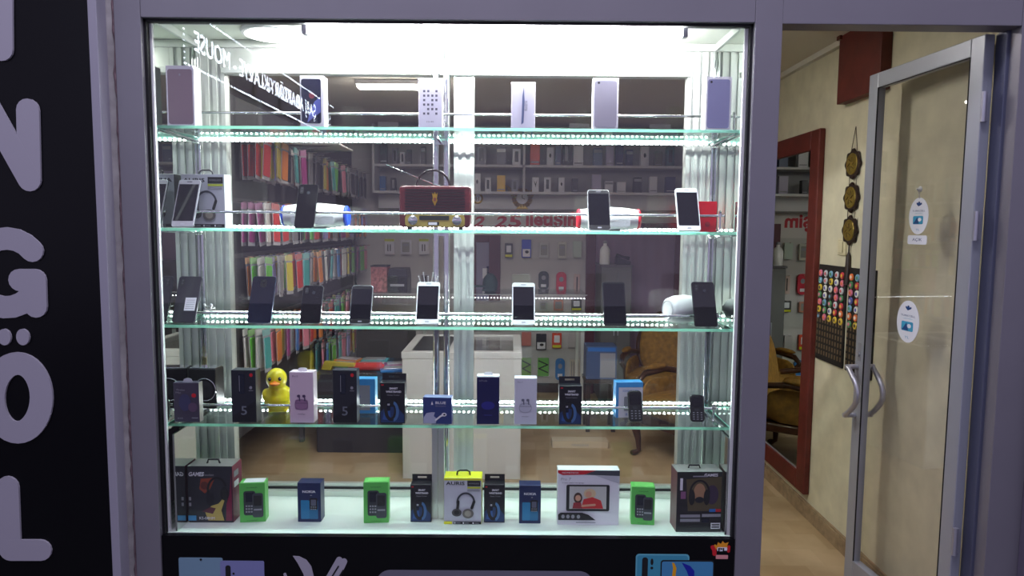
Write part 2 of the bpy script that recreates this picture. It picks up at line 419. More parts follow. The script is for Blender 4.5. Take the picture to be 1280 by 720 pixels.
b = MB(); b.box(xlm-.006, xlm, .010, CY-.002, ZB+.001, zsp-.012, MIRR); cb(b, 'lower_side_mirror')
b = MB(); b.box(xrm, xrm+.006, .010, CY-.002, ZB+.001, zsp-.012, MIRR); cb(b, 'lower_side_mirror')
b = MB(); b.box(SX0, SX0+.006, .012, CY-.002, ZB+.001, 2.27, MIRR); cb(b, 'side_mirror')
b = MB(); b.box(SX1-.006, SX1, .012, CY-.002, ZB+.001, 2.27, MIRR); cb(b, 'side_mirror')
for x in (SX0-.006, SX1-.012):
    b = MB(); b.box(x, x+.018, .008, CY, 2.265, 2.289, ALUI); cb(b, 'top_rail')
    b = MB(); b.box(*((XL+.0092, SX0+.007) if x < 0 else (SX1-.007, XR-.0092)), .008, .02, ZB+.001, 2.264, WHITE); cb(b, 'front_post')
b = MB(); b.box(xb, SX1-.108, CY+.02, CY+.025, tz, hz0, GLASS); cb(b, 'sliding_glass')
b = MB(); b.box(SX0+.108, xa, CY+.034, CY+.039, tz, hz0, GLASS); cb(b, 'sliding_glass')
# chrome shelf standards
for i, (px0, px1, zb) in enumerate(((541, 549, 0), (554, 562, 0))):
    xx0, xx1 = at(px0, 450, CY-.03).x, at(px1, 450, CY-.03).x
    b = MB(); b.tube([((xx0+xx1)/2, CY-.02, ZB+.001), ((xx0+xx1)/2, CY-.02, 2.26)], (xx1-xx0)/2, CHROME, 12); cb(b, 'shelf_standard', smooth=True)
for x in (SX0+.012, SX1-.012):
    b = MB(); b.tube([(x, CY-.012, ZB+.001), (x, CY-.012, 2.26)], .006, CHROME, 10); cb(b, 'shelf_standard', smooth=True)
x0, x1 = at(540, 650, .13).x, at(555, 650, .13).x
S4 = at(560, 534, .02).z
b = MB(); b.box(x0, (x0+x1)/2-.001, .13, .15, ZB+.001, S4-.012, ALUI); b.box((x0+x1)/2+.001, x1, .128, .15, ZB+.001, S4-.012, ALUI); cb(b, 'support_post', bevel=.001)

# fluorescent tube and round lamp under the case top
a = at(385, 40, .04); c = at(852, 44, .04)
t = thing('fluorescent_tube', 'long bright fluorescent tube under the top of the display case', 'lamp', ((a.x+c.x)/2, .04, 2.289))
b = MB(); L = (c.x-a.x)/2; b.box(-L-.03, L+.03, -.022, .022, -.022, 0, WHITE); b.build('batten', t, bevel=.003)
b = MB(); b.tube([(-L, 0, -.038), (L, 0, -.038)], .014, M('tube_light', (255, 255, 255), .5, emit=(.95, .98, 1), es=270), 12); b.build('tube', t, smooth=True)
for s_ in (-1, 1):
    b = MB(); b.box(s_*(L+.001), s_*(L+.018), -.014, .014, -.055, -.0225, GREYT) if s_ > 0 else b.box(-L-.018, -L-.001, -.014, .014, -.055, -.0225, GREYT); b.build('end_cap', t, bevel=.002)
a = at(341, 44, .2)
t = thing('round_lamp', 'round lit ceiling lamp under the case top, left of the tube', 'lamp', (a.x, .2, 2.289))
T = Matrix.Rotation(PI, 4, 'X')
MB().lathe([(.105, 0), (.11, .006), (.105, .014), (.095, .016)], WHITE, 28, T).build('rim', t, smooth=True)
MB().lathe([(.094, .0165), (.05, .02), (.005, .021)], M('round_light', (255, 255, 255), .5, emit=(1, 1, .95), es=14), 28, T).build('diffuser', t, smooth=True)

# shelves, LED strips, rails
SF = {}
LED = M('led_diode', (255, 255, 255), .4, emit=(.88, .98, .98), es=120); LEDB = M('led_tape', (120, 128, 124), .6)
names = {1: 'top', 2: 'second', 3: 'third', 4: 'lowest'}
for k, (yc, yr) in {1: (161, 143), 2: (289, 267), 3: (410, 393), 4: (533, 508)}.items():
    z = at(560, yc, .02).z; SF[k] = z+.004
    t = thing('glass_shelf', f'green edged clear glass shelf, {names[k]} of the four in the case', 'shelf', (0, .02, z), group='glass shelves of the display case')
    x0, x1 = SX0+.008, SX1-.008; y0, y1 = 0, CY-.052
    b = MB(); vs = [(x0,y0,-.006),(x1,y0,-.006),(x1,y1,-.006),(x0,y1,-.006),(x0,y0,.004),(x1,y0,.004),(x1,y1,.004),(x0,y1,.004)]
    b.add(vs, [(0,3,2,1),(4,5,6,7)], SGLASS); b.add(vs, [(0,1,5,4),(1,2,6,5),(2,3,7,6),(3,0,4,7)], EDGE); b.build('pane', t)
    for s_, xe_ in ((1, SX0+.012), (-1, SX1-.012)):      # brackets with clamps
        b = MB(); b.tube([(xe_, CY-.035, -.012), (xe_+s_*.004, .17, -.012), (xe_+s_*.004, .03, -.008)], [.006, .004, .003], CHROME, 8)
        b.ball((xe_, CY-.045, -.012), .012, CHROME, 10); b.build('bracket', t, smooth=True)
    b = MB(); xc = (at(541, 300, .3).x+at(562, 300, .3).x)/2
    b.box(xc-.022, xc+.022, y1-.012, y1+.006, -.02, -.006, CHROME); b.tube([(xc, y1, -.014), (xc, y1-.16, -.01)], .005, CHROME, 8); b.build('bracket', t, smooth=True)
    # LED strip along the rear edge
    dz = {1: -.008, 2: .010, 3: .012, 4: .014}[k]
    t = thing('led_strip', f'row of white light diodes along the back of the {names[k]} shelf', 'light strip', (0, .02+y1+.008, z+dz), group='LED strips on the shelves')
    xp = (SX0+.02, SX1-.02)
    b = MB(); b.box(xp[0], xp[1], 0, .004, -.006, .006, LEDB); b.build('tape', t)
    b = MB(); x = xp[0]+.01
    while x < xp[1]-.005:
        b.box(x-.0036, x+.0036, -.003, 0, -.003, .003, LED); x += .0185
    tag(b.build('diodes', t), kind='stuff')
    # chrome rail in front
    zr = at(560, yr, .10).z; YR = .10 if k > 1 else .20
    if k == 1: zr = at(560, yr, YR).z
    t = thing('display_rail', f'thin chrome rail running above the {names[k]} glass shelf', 'rail', (0, YR, z+.004), group='chrome rails above the shelves')
    b = MB(); b.tube([(SX0+.025, 0, zr-z-.004), (SX1-.025, 0, zr-z-.004)], .0045, CHROME, 10); b.build('bar', t, smooth=True)
    for s_ in (-1, 1):
        xr = SX0+.04 if s_ < 0 else SX1-.04; h = zr-z-.004
        b = MB(); b.lathe([(.009, 0), (.009, .003), (.004, .005), (.004, h-.006), (.008, h-.004), (.008, h+.006), (.004, h+.008), (.006, h+.014), (.002, h+.018)], CHROME, 10, Matrix.Translation((xr, 0, .0005)))
        b.build('holder', t, smooth=True)

# ================================================================== GOODS
def place(px0, px1, ytop, Yf, zb):
    """footprint of an upright object standing at height zb, front face at depth Yf, seen between px0 and px1 with its top at ytop"""
    yb = None
    cx = (px0+px1)/2
    # solve height of base in the picture to read the sideways position
    lo, hi = ytop, 760
    for _ in range(30):
        mid = (lo+hi)/2
        if at(cx, mid, Yf).z > zb: lo = mid
        else: hi = mid
    ym = (ytop+lo)/2
    a = at(px0, ym, Yf); c = at(px1, ym, Yf); tp = at(cx, ytop, Yf)
    return (a.x+c.x)/2, abs(c.x-a.x), tp.z-zb

class Print:
    """printing on the front face of a carton, in fractions of its width and height"""
    def __init__(s, w, h, y): s.w, s.h, s.y, s.mb, s.k = w, h, y, MB(), 0
    def P(s, u, v): return ((u-.5)*s.w, v*s.h)
    def Y(s): s.k += 1; return s.y-.0006-.0003*s.k
    def rect(s, u0, u1, v0, v1, mat):
        a, c = s.P(u0, v0), s.P(u1, v1); s.mb.poly([(a[0], a[1]), (c[0], a[1]), (c[0], c[1]), (a[0], c[1])], s.Y(), mat); return s
    def rr(s, u0, u1, v0, v1, mat, r=.006):
        a, c = s.P(u0, v0), s.P(u1, v1); s.mb.poly(rrect(a[0], c[0], a[1], c[1], r), s.Y(), mat); return s
    def poly(s, pts, mat): s.mb.poly([s.P(*p) for p in pts], s.Y(), mat); return s
    def ell(s, u, v, ru, rv, mat, n=24): c = s.P(u, v); s.mb.poly(ellpts(c[0], c[1], ru*s.w, rv*s.h, n), s.Y(), mat); return s
    def ring(s, u, v, ru, rv, th, mat, a0=0, a1=360, n=24):
        y = s.Y(); pts = []; c = s.P(u, v)
        for i in range(n):
            A = math.radians(a0+(a1-a0)*i/n); B = math.radians(a0+(a1-a0)*(i+1)/n); q = []
            for t_, rr_ in ((A, 0), (B, 0), (B, th), (A, th)):
                q.append((c[0]+(ru*s.w+rr_)*math.cos(t_), c[1]+(rv*s.h+rr_)*math.sin(t_)))
            s.mb.poly(q[::-1], y, mat)
        return s
    def line(s, pts, r, mat): s.mb.stroke([s.P(*p) for p in pts], r, s.Y(), None, mat); return s
    def text(s, t_, u, v, wu, hv, mat, bold=.0, rot=0, shear=0):
        c = s.P(u, v); s.mb.text(t_, c[0], c[1], wu*s.w, hv*s.h, s.Y(), mat, bold, None, shear, rot); return s
    def done(s, parent, name='front_print'): return s.mb.build(name, parent)

def carton(name, label, cat, px0, px1, ytop, Yf, zb, depth, mat, rz=0, group=None, side=None, top=None, tabh=0, wfix=None):
    x, w, h = place(px0, px1, ytop, Yf, zb)
    t = thing(name, label, cat, (x, Yf+depth/2, zb+.0006), (0, 0, rz), group)
    h -= tabh
    b = MB(); b.box(-w/2, w/2, -depth/2, depth/2, 0, h, mat)
    if side: 
        for i in (3, 5): b.m[i] = b.mi(side)
    if top: b.m[1] = b.mi(top)
    b.build('carton', t, bevel=.0008, seg=1)
    return t, w, h, depth
def hang_tab(t, w, h, d, mat, th):
    # card tab with a euro slot cut through it
    b = MB(); y0, y1 = d/2-.002, d/2-.0012; s0, s1, a, c = -.22*w, .22*w, h+th*.38, h+th*.66
    b.box(-w/2+.001, s0, y0, y1, h-.002, h+th, mat); b.box(s1, w/2-.001, y0, y1, h-.002, h+th, mat)
    b.box(s0, s1, y0, y1, h-.002, a, mat); b.box(s0, s1, y0, y1, c, h+th, mat)
    b.build('hang_tab', t)

def band_box(px0, px1, ytop, zb, label, Yf=.10, group='black smart band cartons'):
    NV = M('carton_black', (14, 16, 26), .35); 
    tabh = .024
    t, w, h, d = carton('smart_band_box', label, 'box', px0, px1, ytop, Yf, zb, .045, NV, group=group, tabh=tabh)
    hang_tab(t, w, h, d, M('carton_tab', (24, 24, 34), .4), tabh)
    p = Print(w, h, -d/2)
    p.text('SMART', .55, .86, .34, .05, CARDW, .03).text('WRISTBAND', .55, .78, .62, .05, CARDW, .03).text('Fitness Tracker', .55, .70, .5, .035, GREYT)
    p.rect(.06, .16, .93, .96, RED)
    DB = M('print_deep_blue', (24, 52, 100), .4)
    p.poly([(.03, .03), (.97, .03), (.97, .22), (.7, .4), (.3, .42), (.03, .3)], DB)
    p.poly([(.1, .1), (.45, .08), (.4, .35), (.2, .4)], M('print_mid_blue', (40, 84, 150), .4))
    p.ring(.44, .33, .13, .18, .012, MATTE, 0, 360).ring(.52, .30, .13, .18, .010, M('print_steel', (70, 110, 160), .4), -80, 80)
    p.rr(.28, .42, .32, .52, M('print_ink', (30, 36, 52), .2), .004).text('08', .35, .47, .09, .05, CARDW)
    p.done(t); return t

def earbud_case_box(px0, px1, ytop, zb, label, mat, ink, case, Yf, tab=True):
    t, w, h, d = carton('earphone_box', label, 'box', px0, px1, ytop, Yf, zb, .045, mat, tabh=.012 if tab else 0)
    if tab:
        b = MB(); pts = [(-.2*w, h), (.2*w, h), (.17*w, h+.010), (.08*w, h+.012), (-.08*w, h+.012), (-.17*w, h+.010)]
        b.prism(pts, -.006, -.004, WHITE); b.build('hang_tab', t)
    p = Print(w, h, -d/2)
    p.rr(.22, .76, .26, .46, case, .007).line([(.24, .39), (.74, .39)], .0007, ink)
    p.ring(.49, .36, .27, .1, .001, ink)
    for u in (.38, .6): p.ell(u, .53, .07, .028, ink).line([(u+.03, .51), (u+.04, .44)], .002, ink)
    p.text('Pro 5', .25, .92, .22, .035, ink).text('wireless', .49, .18, .3, .03, ink)
    p.done(t); return t

# --- base of the case -------------------------------------------------
MAG = M('carton_magenta', (120, 24, 60), .35)
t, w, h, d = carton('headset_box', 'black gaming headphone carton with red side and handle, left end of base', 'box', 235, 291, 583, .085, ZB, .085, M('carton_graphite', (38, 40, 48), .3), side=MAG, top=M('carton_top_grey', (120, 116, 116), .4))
p = Print(w, h, -d/2)
p.text('GAMES', .20, .86, .34, .075, CARDW, .03, shear=.2).text('headset', .48, .85, .22, .04, GREYT)
p.poly([(.3, .78), (.62, .8), (.5, .6), (.38, .52), (.26, .6)], M('print_rust', (140, 62, 40), .4))
p.ell(.38, .66, .09, .07, M('print_brown', (92, 40, 32), .4))
p.poly([(.44, .04), (.8, .04), (.74, .22), (.86, .5), (.68, .34), (.52, .3), (.38, .18)], M('print_straw', (190, 170, 90), .4))
p.poly([(.84, .04), (.98, .04), (.98, .9), (.93, .5), (.86, .34)], MAG).poly([(.3, .2), (.5, .28), (.62, .26), (.55, .16)], M('print_plum', (90, 36, 50), .4))
p.ring(.66, .58, .18, .2, .008, MATTE, 20, 200).ell(.82, .52, .09, .12, MATTE).ell(.5, .42, .09, .12, M('print_ink2', (24, 26, 34), .4))
p.rect(.0, .18, .04, .13, M('print_sky', (70, 150, 200), .4)).text('KS-08HM', .42, .085, .34, .05, CARDW).rect(.03, .08, .4, .46, GREYT).rect(.03, .08, .3, .36, GREYT)
p.done(t)
b = MB(); b.tube([(-.022, -.01, h), (-.018, -.01, h+.014), (.018, -.01, h+.014), (.024, -.01, h)], .0035, BLACK, 8); b.build('handle', t, smooth=True)
b = MB()
for i, v in enumerate((.78, .6)):
    b.box(w/2+.0008, w/2+.0014, -.03, .01, v*h, v*h+.022, CARDW if i else GREYT)
b.build('side_print', t)

def green_box(px0, px1, ytop, label, rz, phone_u=(.12, .5)):
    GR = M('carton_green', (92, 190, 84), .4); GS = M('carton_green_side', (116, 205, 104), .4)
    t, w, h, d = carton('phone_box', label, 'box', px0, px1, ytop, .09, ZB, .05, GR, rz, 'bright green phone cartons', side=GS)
    p = Print(w, h, -d/2); DK = M('print_slate', (44, 48, 56), .3)
    p.rr(.16, .62, .18, .80, DK, .008).rr(.24, .56, .52, .76, M('print_screen', (26, 30, 44), .2), .003)
    p.rr(.50, .92, .12, .74, M('print_charcoal', (60, 64, 72), .3), .008).rect(.55, .86, .30, .34, GREYT).rr(.55, .86, .42, .68, MATTE, .003)
    for r_ in range(3):
        for c_ in range(3): p.rect(.24+.1*c_, .31+.1*c_, .40-.07*r_, .44-.07*r_, GREYT)
    p.text('hometech', .5, .06, .4, .03, M('print_green_ink', (30, 70, 30), .4)).text('hometech', .5, .90, .4, .035, M('print_green_ink', (30, 70, 30), .4))
    p.done(t)
    b = MB(); b.box(-w*.35, w*.45, -d*.4, d*.4, h+.0006, h+.0012, CARDW if px0 < 320 else GS); b.build('top_sticker', t)
    return t
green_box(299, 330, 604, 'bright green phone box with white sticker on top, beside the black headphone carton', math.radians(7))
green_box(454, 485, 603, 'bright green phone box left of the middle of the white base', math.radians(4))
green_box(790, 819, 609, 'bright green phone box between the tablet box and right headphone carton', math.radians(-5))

def navy_box(px0, px1, ytop, label):
    NV = M('carton_navy', (20, 36, 82), .35)
    t, w, h, d = carton('phone_box', label, 'box', px0, px1, ytop, .095, ZB, .05, NV, 0, 'navy phone cartons')
    p = Print(w, h, -d/2); LB = M('print_cyan', (30, 120, 170), .35)
    p.text('NOKIA', .5, .78, .56, .065, CARDW, .02).rr(.14, .50, .08, .56, LB, .003).rr(.50, .88, .08, .56, M('print_cyan2', (24, 104, 150), .35), .003)
    p.rr(.52, .86, .32, .62, MATTE, .004).rr(.58, .80, .42, .58, M('print_steel2', (90, 90, 110), .3), .002).rect(.55, .63, .68, .70, GREYT)
    for r_ in range(2):
        for c_ in range(3): p.rect(.57+.09*c_, .63+.09*c_, .38-.05*r_, .40-.05*r_, GREYT)
    p.done(t); return t
navy_box(372, 401, 604, 'small navy phone box between the two left green boxes')
navy_box(649, 676, 607, 'small navy phone box just left of the white tablet box')

band_box(513, 539, 598, ZB, 'black smart band box left of the white and yellow headphone box', .10)
band_box(605, 631, 598, ZB, 'black smart band box right of the white and yellow headphone box', .10)

def hp_box(px0, px1, ytop, Yf, zb, label, yellow, depth=.07):
    CW = M('carton_silver', (200, 202, 212), .35)
    t, w, h, d = carton('headphone_box', label, 'box', px0, px1, ytop, Yf, zb, depth, CW, 0, None, side=YEL if yellow else CARDW, top=YEL if yellow else CARDW)
    p = Print(w, h, -d/2)
    if yellow: p.rect(0, 1, .955, 1, YEL)
    p.text('AURIS', .30, .89, .50, .075, MATTE, .02).rect(.62, .97, .83, .95, MATTE).text('WIRELESS', .79, .89, .28, .03, GREYT)
    p.rect(.62, .97, .78, .82, M('print_lime', (196, 208, 60), .4)).rect(.62, .95, .72, .755, GREYT)
    p.ring(.58, .48, .20, .18, .007, M('print_charcoal', (60, 64, 72), .3), 0, 200).line([(.80, .5), (.74, .36)], .005, MATTE).line([(.38, .5), (.36, .34)], .005, MATTE)
    p.ell(.34, .26, .13, .085, M('print_ear', (70, 68, 70), .3)).ell(.34, .26, .07, .05, MATTE).ell(.64, .24, .15, .105, M('print_ear2', (110, 106, 100), .3)).ell(.64, .24, .09, .065, M('print_ear3', (160, 154, 140), .3))
    p.rect(.0, .22, .01, .07, YEL if yellow else MATTE).rect(.25, .99, .01, .07, MATTE)
    for u in (.29, .52, .78): p.ell(u, .04, .02, .018, CARDW).rect(u+.04, u+.15, .033, .045, GREYT)
    p.done(t)
    b = MB(); b.tube([(-.024, 0, h-.001), (-.022, 0, h+.012), (-.012, 0, h+.017), (.012, 0, h+.017), (.022, 0, h+.012), (.024, 0, h-.001)], .003, BLACK, 8); b.build('handle', t, smooth=True)
    return t
hp_box(555, 602, 598, .085, ZB, 'white and yellow headphone box with black handle at middle of the base', True)

# tablet box
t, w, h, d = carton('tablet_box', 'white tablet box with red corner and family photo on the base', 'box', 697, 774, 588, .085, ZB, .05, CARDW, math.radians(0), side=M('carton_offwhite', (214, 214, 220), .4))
p = Print(w, h, -d/2); SK = M('print_skin', (214, 160, 130), .5)
p.poly([(0, 1), (0, .95), (.08, .91), (.42, .92), (.62, 1)], RED).poly([(.62, 1), (.42, .92), (1, .9), (1, 1)], M('print_gunmetal', (64, 68, 78), .4))
p.poly([(.6, .91), (1, .76), (1, .9)], M('print_mist', (190, 190, 200), .4)).text('HOMETECH', .2, .955, .26, .03, CARDW)
p.text('Pro 7', .13, .84, .16, .05, GREYT, shear=.2).text('7 inch tablet computer', .25, .77, .36, .025, MATTE)
p.rr(.14, .84, .26, .74, MATTE, .006).rect(.19, .79, .30, .71, M('print_photo', (196, 196, 192), .4))
p.ell(.52, .58, .1, .09, M('print_blond', (214, 190, 150), .5)).ell(.33, .50, .07, .1, M('print_hair', (70, 44, 34), .5)).ell(.33, .50, .045, .055, SK).ell(.5, .57, .05, .055, SK)
p.poly([(.38, .31), (.74, .31), (.7, .46), (.56, .52), (.42, .48)], M('print_red2', (200, 40, 44), .5)).poly([(.24, .31), (.4, .31), (.38, .42), (.26, .42)], M('print_red3', (150, 40, 50), .5)).line([(.4, .36), (.6, .38)], .004, SK)
p.poly([(0.01, .1), (.62, .1), (.5, .2), (.4, .235), (.05, .235), (.01, .2)], MATTE)
for u in (.09, .17, .25, .34): p.ell(u, .165, .028, .036, GREYT)
p.rect(.3, .62, .05, .065, GREYT)
p.done(t)
# right headset box
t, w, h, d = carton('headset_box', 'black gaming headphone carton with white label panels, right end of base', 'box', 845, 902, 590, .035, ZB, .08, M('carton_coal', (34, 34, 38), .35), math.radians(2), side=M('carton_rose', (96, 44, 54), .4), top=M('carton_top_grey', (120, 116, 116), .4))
p = Print(w, h, -d/2)
p.poly([(.25, .35), (.98, .35), (.98, .92), (.2, .88)], M('print_olive', (88, 78, 52), .4)).ell(.78, .62, .14, .16, M('print_plum2', (60, 44, 70), .4)).ell(.5, .66, .13, .15, M('print_tan', (170, 130, 96), .5))
p.ring(.5, .64, .19, .2, .007, MATTE, 0, 180).ell(.33, .58, .07, .13, MATTE).ell(.66, .58, .07, .13, MATTE).ell(.5, .54, .1, .05, M('print_ink2', (24, 26, 34), .4))
p.text('GAMES', .74, .95, .3, .05, CARDW, .03).rect(.34, .66, .92, .94, GREYT).rect(.06, .12, .7, .9, CARDW).rect(.08, .19, .56, .68, M('print_violet', (140, 90, 130), .4))
p.rect(.72, .86, .34, .39, BLUE).rect(.86, .98, .34, .39, RED)
for r_ in (.25, .18): p.rect(.08, .52, r_, r_+.05, GREYT)
p.rect(.56, .98, .26, .31, GREYT).rect(.76, .97, .06, .16, CARDW).rect(.56, .72, .17, .23, M('print_ink', (30, 36, 52), .2)).rect(.78, .95, .08, .1, MATTE).rect(.78, .95, .12, .14, MATTE)
p.done(t)
b = MB(); b.tube([(-.03, .0, h), (-.027, .0, h+.010), (.008, .0, h+.010), (.012, .0, h)], .003, BLACK, 8); b.build('handle', t, smooth=True)

# --- lowest glass shelf ------------------------------------------------
Z4 = SF[4]; YF4 = .035
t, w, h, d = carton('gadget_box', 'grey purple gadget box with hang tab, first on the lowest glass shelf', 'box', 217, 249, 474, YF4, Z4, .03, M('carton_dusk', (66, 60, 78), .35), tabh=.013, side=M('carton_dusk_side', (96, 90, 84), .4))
b = MB(); b.prism([(-.2*w, h-.001), (.2*w, h-.001), (.14*w, h+.010), (.05*w, h+.013), (-.05*w, h+.013), (-.14*w, h+.010)], -.001, .001, M('clear_tab', (190, 190, 200), .2)); b.build('hang_tab', t)
p = Print(w, h, -d/2); p.text('Wireless', .28, .82, .34, .05, GREYT).text('Mic', .2, .75, .2, .05, GREYT).ell(.8, .68, .09, .055, RED).ell(.45, .5, .24, .22, M('print_indigo', (60, 60, 96), .4)).ell(.75, .38, .18, .12, M('print_mauve', (92, 70, 96), .4))
p.text('010', .25, .1, .2, .04, GREYT).rect(.7, .95, .1, .12, GREYT); p.done(t)

def tall_black(px0, px1, label):
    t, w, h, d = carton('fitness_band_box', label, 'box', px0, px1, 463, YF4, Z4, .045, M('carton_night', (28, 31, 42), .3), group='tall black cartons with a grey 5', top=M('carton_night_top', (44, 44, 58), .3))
    p = Print(w, h, -d/2); p.poly([(.02, .01), (.98, .01), (.98, .42), (.02, .12)], M('print_ink3', (12, 14, 20), .3))
    p.text('5', .50, .23, .24, .17, M('print_five_grey', (110, 116, 126), .4), .01).ell(.82, .91, .07, .035, RED).ell(.8, .67, .06, .03, GREYT)
    p.rr(.3, .55, .55, .93, M('print_ink', (30, 36, 52), .2), .005).line([(.34, .6), (.34, .9)], .0008, GREYT).rect(.72, .9, .61, .62, GREYT); p.done(t)
tall_black(289.5, 320, 'tall black box printed with a grey 5, just left of the yellow duck')
tall_black(416, 446, 'tall black box printed with a grey 5, right of the pink earphone box')
earbud_case_box(362, 392, 461, Z4, 'pale pink wireless earphone box right of the yellow duck', M('carton_pink', (214, 190, 206), .4), M('ink_purple', (74, 50, 90), .4), M('ink_mauve', (150, 110, 146), .4), YF4)
band_box(475, 506, 470, Z4, 'black smart band box on the lowest glass shelf, left of the small blue box', YF4)
band_box(699, 727, 474, Z4, 'black smart band box on the lowest glass shelf, right of the white earphone box', YF4)
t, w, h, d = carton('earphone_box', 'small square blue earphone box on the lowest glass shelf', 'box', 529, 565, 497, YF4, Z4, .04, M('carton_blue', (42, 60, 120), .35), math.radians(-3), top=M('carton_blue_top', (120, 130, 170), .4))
p = Print(w, h, -d/2); p.text('BLUE', .62, .80, .36, .10, CARDW, .02).text('Bluetooth', .62, .68, .36, .05, GREYT).poly([(.28, .72), (.36, .72), (.32, .86)], CARDW).poly([(0.02, .02), (.45, .02), (.48, .2), (.38, .3), (.42, .44), (.3, .44), (.12, .4), (.02, .22)], M('print_hand', (176, 180, 206), .5))
p.line([(.45, .15), (.62, .3), (.72, .34)], .003, CARDW).ell(.74, .36, .09, .07, CARDW).ell(.75, .36, .04, .03, M('print_ink', (30, 36, 52), .2)); p.done(t)
t, w, h, d = carton('earphone_box', 'tall navy box with white top and hang tab on the lowest glass shelf', 'box', 596, 624, 467, YF4, Z4, .045, M('carton_deep_navy', (18, 22, 78), .3), top=CARDW, tabh=.014)
b = MB(); b.box(-w/2, w/2, -d/2, d/2, h+.0006, h+.004, CARDW); b.prism([(-.22*w, h+.004), (.22*w, h+.004), (.15*w, h+.014), (-.15*w, h+.014)], -.001, .001, CARDW); b.build('hang_tab', t)
p = Print(w, h, -d/2); p.text('inPods', .28, .93, .36, .035, GREYT).ell(.5, .4, .3, .09, M('print_royal', (30, 30, 130), .4)).text('wireless', .5, .2, .36, .03, M('print_royal2', (60, 60, 160), .4)); p.done(t)
earbud_case_box(643, 671, 473, Z4, 'plain white wireless earphone box on the lowest glass shelf', M('carton_white2', (212, 214, 226), .4), M('ink_grey', (110, 112, 130), .4), M('ink_pale', (196, 198, 212), .4), YF4, tab=False)
SKY = M('carton_sky', (70, 160, 226), .35)
t, w, h, d = carton('charger_box', 'light blue and white box behind the rail, left of a keypad phone', 'box', 769, 803, 478, .13, Z4, .045, CARDW, math.radians(4), side=SKY, top=SKY)
p = Print(w, h, -d/2); p.rect(0, 1, .86, 1, SKY).rect(0, .1, 0, .9, SKY).text('CHARGER', .55, .76, .6, .05, BLUE).rr(.3, .8, .2, .6, GREYT, .004).text('2.4A', .55, .1, .4, .06, BLUE); p.done(t)
t, w, h, d = carton('charger_box', 'blue framed box standing half hidden behind the rail, beside the black band box', 'box', 446, 469, 474, .16, Z4, .045, SKY, side=M('carton_sky_side', (110, 180, 220), .4))
p = Print(w, h, -d/2); p.rect(.05, .72, .1, .82, GREYT).poly([(.1, .3), (.2, .5), (.12, .6)], M('print_royal2', (60, 60, 160), .4)); p.done(t)

def keypad_phone(px0, px1, ytop, label):
    x, w, h = place(px0, px1, ytop, .085, Z4); w *= .93
    lean = math.radians(-20)
    t = thing('keypad_phone', label, 'phone', (x, .075, Z4+.0025), (lean, 0, math.radians(2 if px0 < 820 else -3)), 'black keypad phones on the lowest shelf')
    b = MB(); b.prism(rrect(-w/2, w/2, 0, h*1.02, .012, 6), -.006, .006, BLACK); b.build('body', t, bevel=.003, smooth=True)
    MB().prism(rrect(-w*.38, w*.38, h*.55, h*.9, .003), -.0068, -.006, SCREEN).build('screen', t)
    b = MB()
    KEY = M('phone_key', (40, 40, 46), .4)
    b.prism(rrect(-w*.16, w*.16, h*.41, h*.49, .003), -.0072, -.006, KEY)
    for r_ in range(4):
        for c_ in range(3):
            cx, cz = (c_-1)*w*.27, h*(.34-.082*r_)
            b.prism(rrect(cx-w*.11, cx+w*.11, cz-h*.027, cz+h*.027, .002), -.0072, -.006, KEY); b.poly([(cx-.0025, cz-.001), (cx+.0025, cz-.001), (cx+.0025, cz+.0015), (cx-.0025, cz+.0015)], -.0074, GREYT)
    b.build('keypad', t)
keypad_phone(785, 804, 490, 'black keypad phone leaning on the rail in front of the light blue box')
keypad_phone(862, 881, 495, 'black keypad phone leaning on the rail at the right end of the shelf')

# rubber duck
x, w, h = place(323, 361, 463, .14, Z4)
YD = M('duck_yellow', (240, 220, 20), .3, coat=.3)
t = thing('rubber_duck', 'bright yellow toy duck standing behind the chrome rail', 'duck', (x, .19, Z4), (0, 0, math.radians(8)))
b = MB(); s_ = h/.165
b.ball((0, 0, .046*s_), (.053*s_, .045*s_, .046*s_), YD, 20); b.ball((0, .0, .07*s_), (.045*s_, .036*s_, .034*s_), YD, 18)
b.ball((-.004*s_, -.006, .124*s_), (.038*s_, .038*s_, .041*s_), YD, 20); b.ball((0, .038*s_, .07*s_), (.018*s_, .022*s_, .022*s_), YD, 14)
b.ball((.046*s_, .005, .062*s_), (.014*s_, .028*s_, .024*s_), YD, 14); b.ball((-.046*s_, .005, .062*s_), (.014*s_, .028*s_, .024*s_), YD, 14)
b.box(-.035*s_, .035*s_, -.028*s_, .028*s_, .0005, .01, YD); b.build('body', t, remesh=.0035)
b = MB(); ORG = M('duck_beak', (240, 130, 20), .35); b.ball((-.004*s_, -.046*s_, .114*s_), (.020*s_, .016*s_, .0055*s_), ORG, 16); b.ball((-.004*s_, -.043*s_, .109*s_), (.014*s_, .012*s_, .004*s_), ORG, 14); b.ball((-.004*s_, -.042*s_, .118*s_), (.008*s_, .008*s_, .006*s_), ORG, 12); b.build('beak', t, smooth=True)
for sx in (-1, 1):
    b = MB(); b.ball((-.004*s_+sx*.018*s_, -.040*s_, .130*s_), (.0062*s_, .004*s_, .0075*s_), MATTE, 12); b.ball((-.004*s_+sx*.018*s_+.002, -.0438*s_, .133*s_), .0016, CARDW, 8); b.build('eye', t, smooth=True)

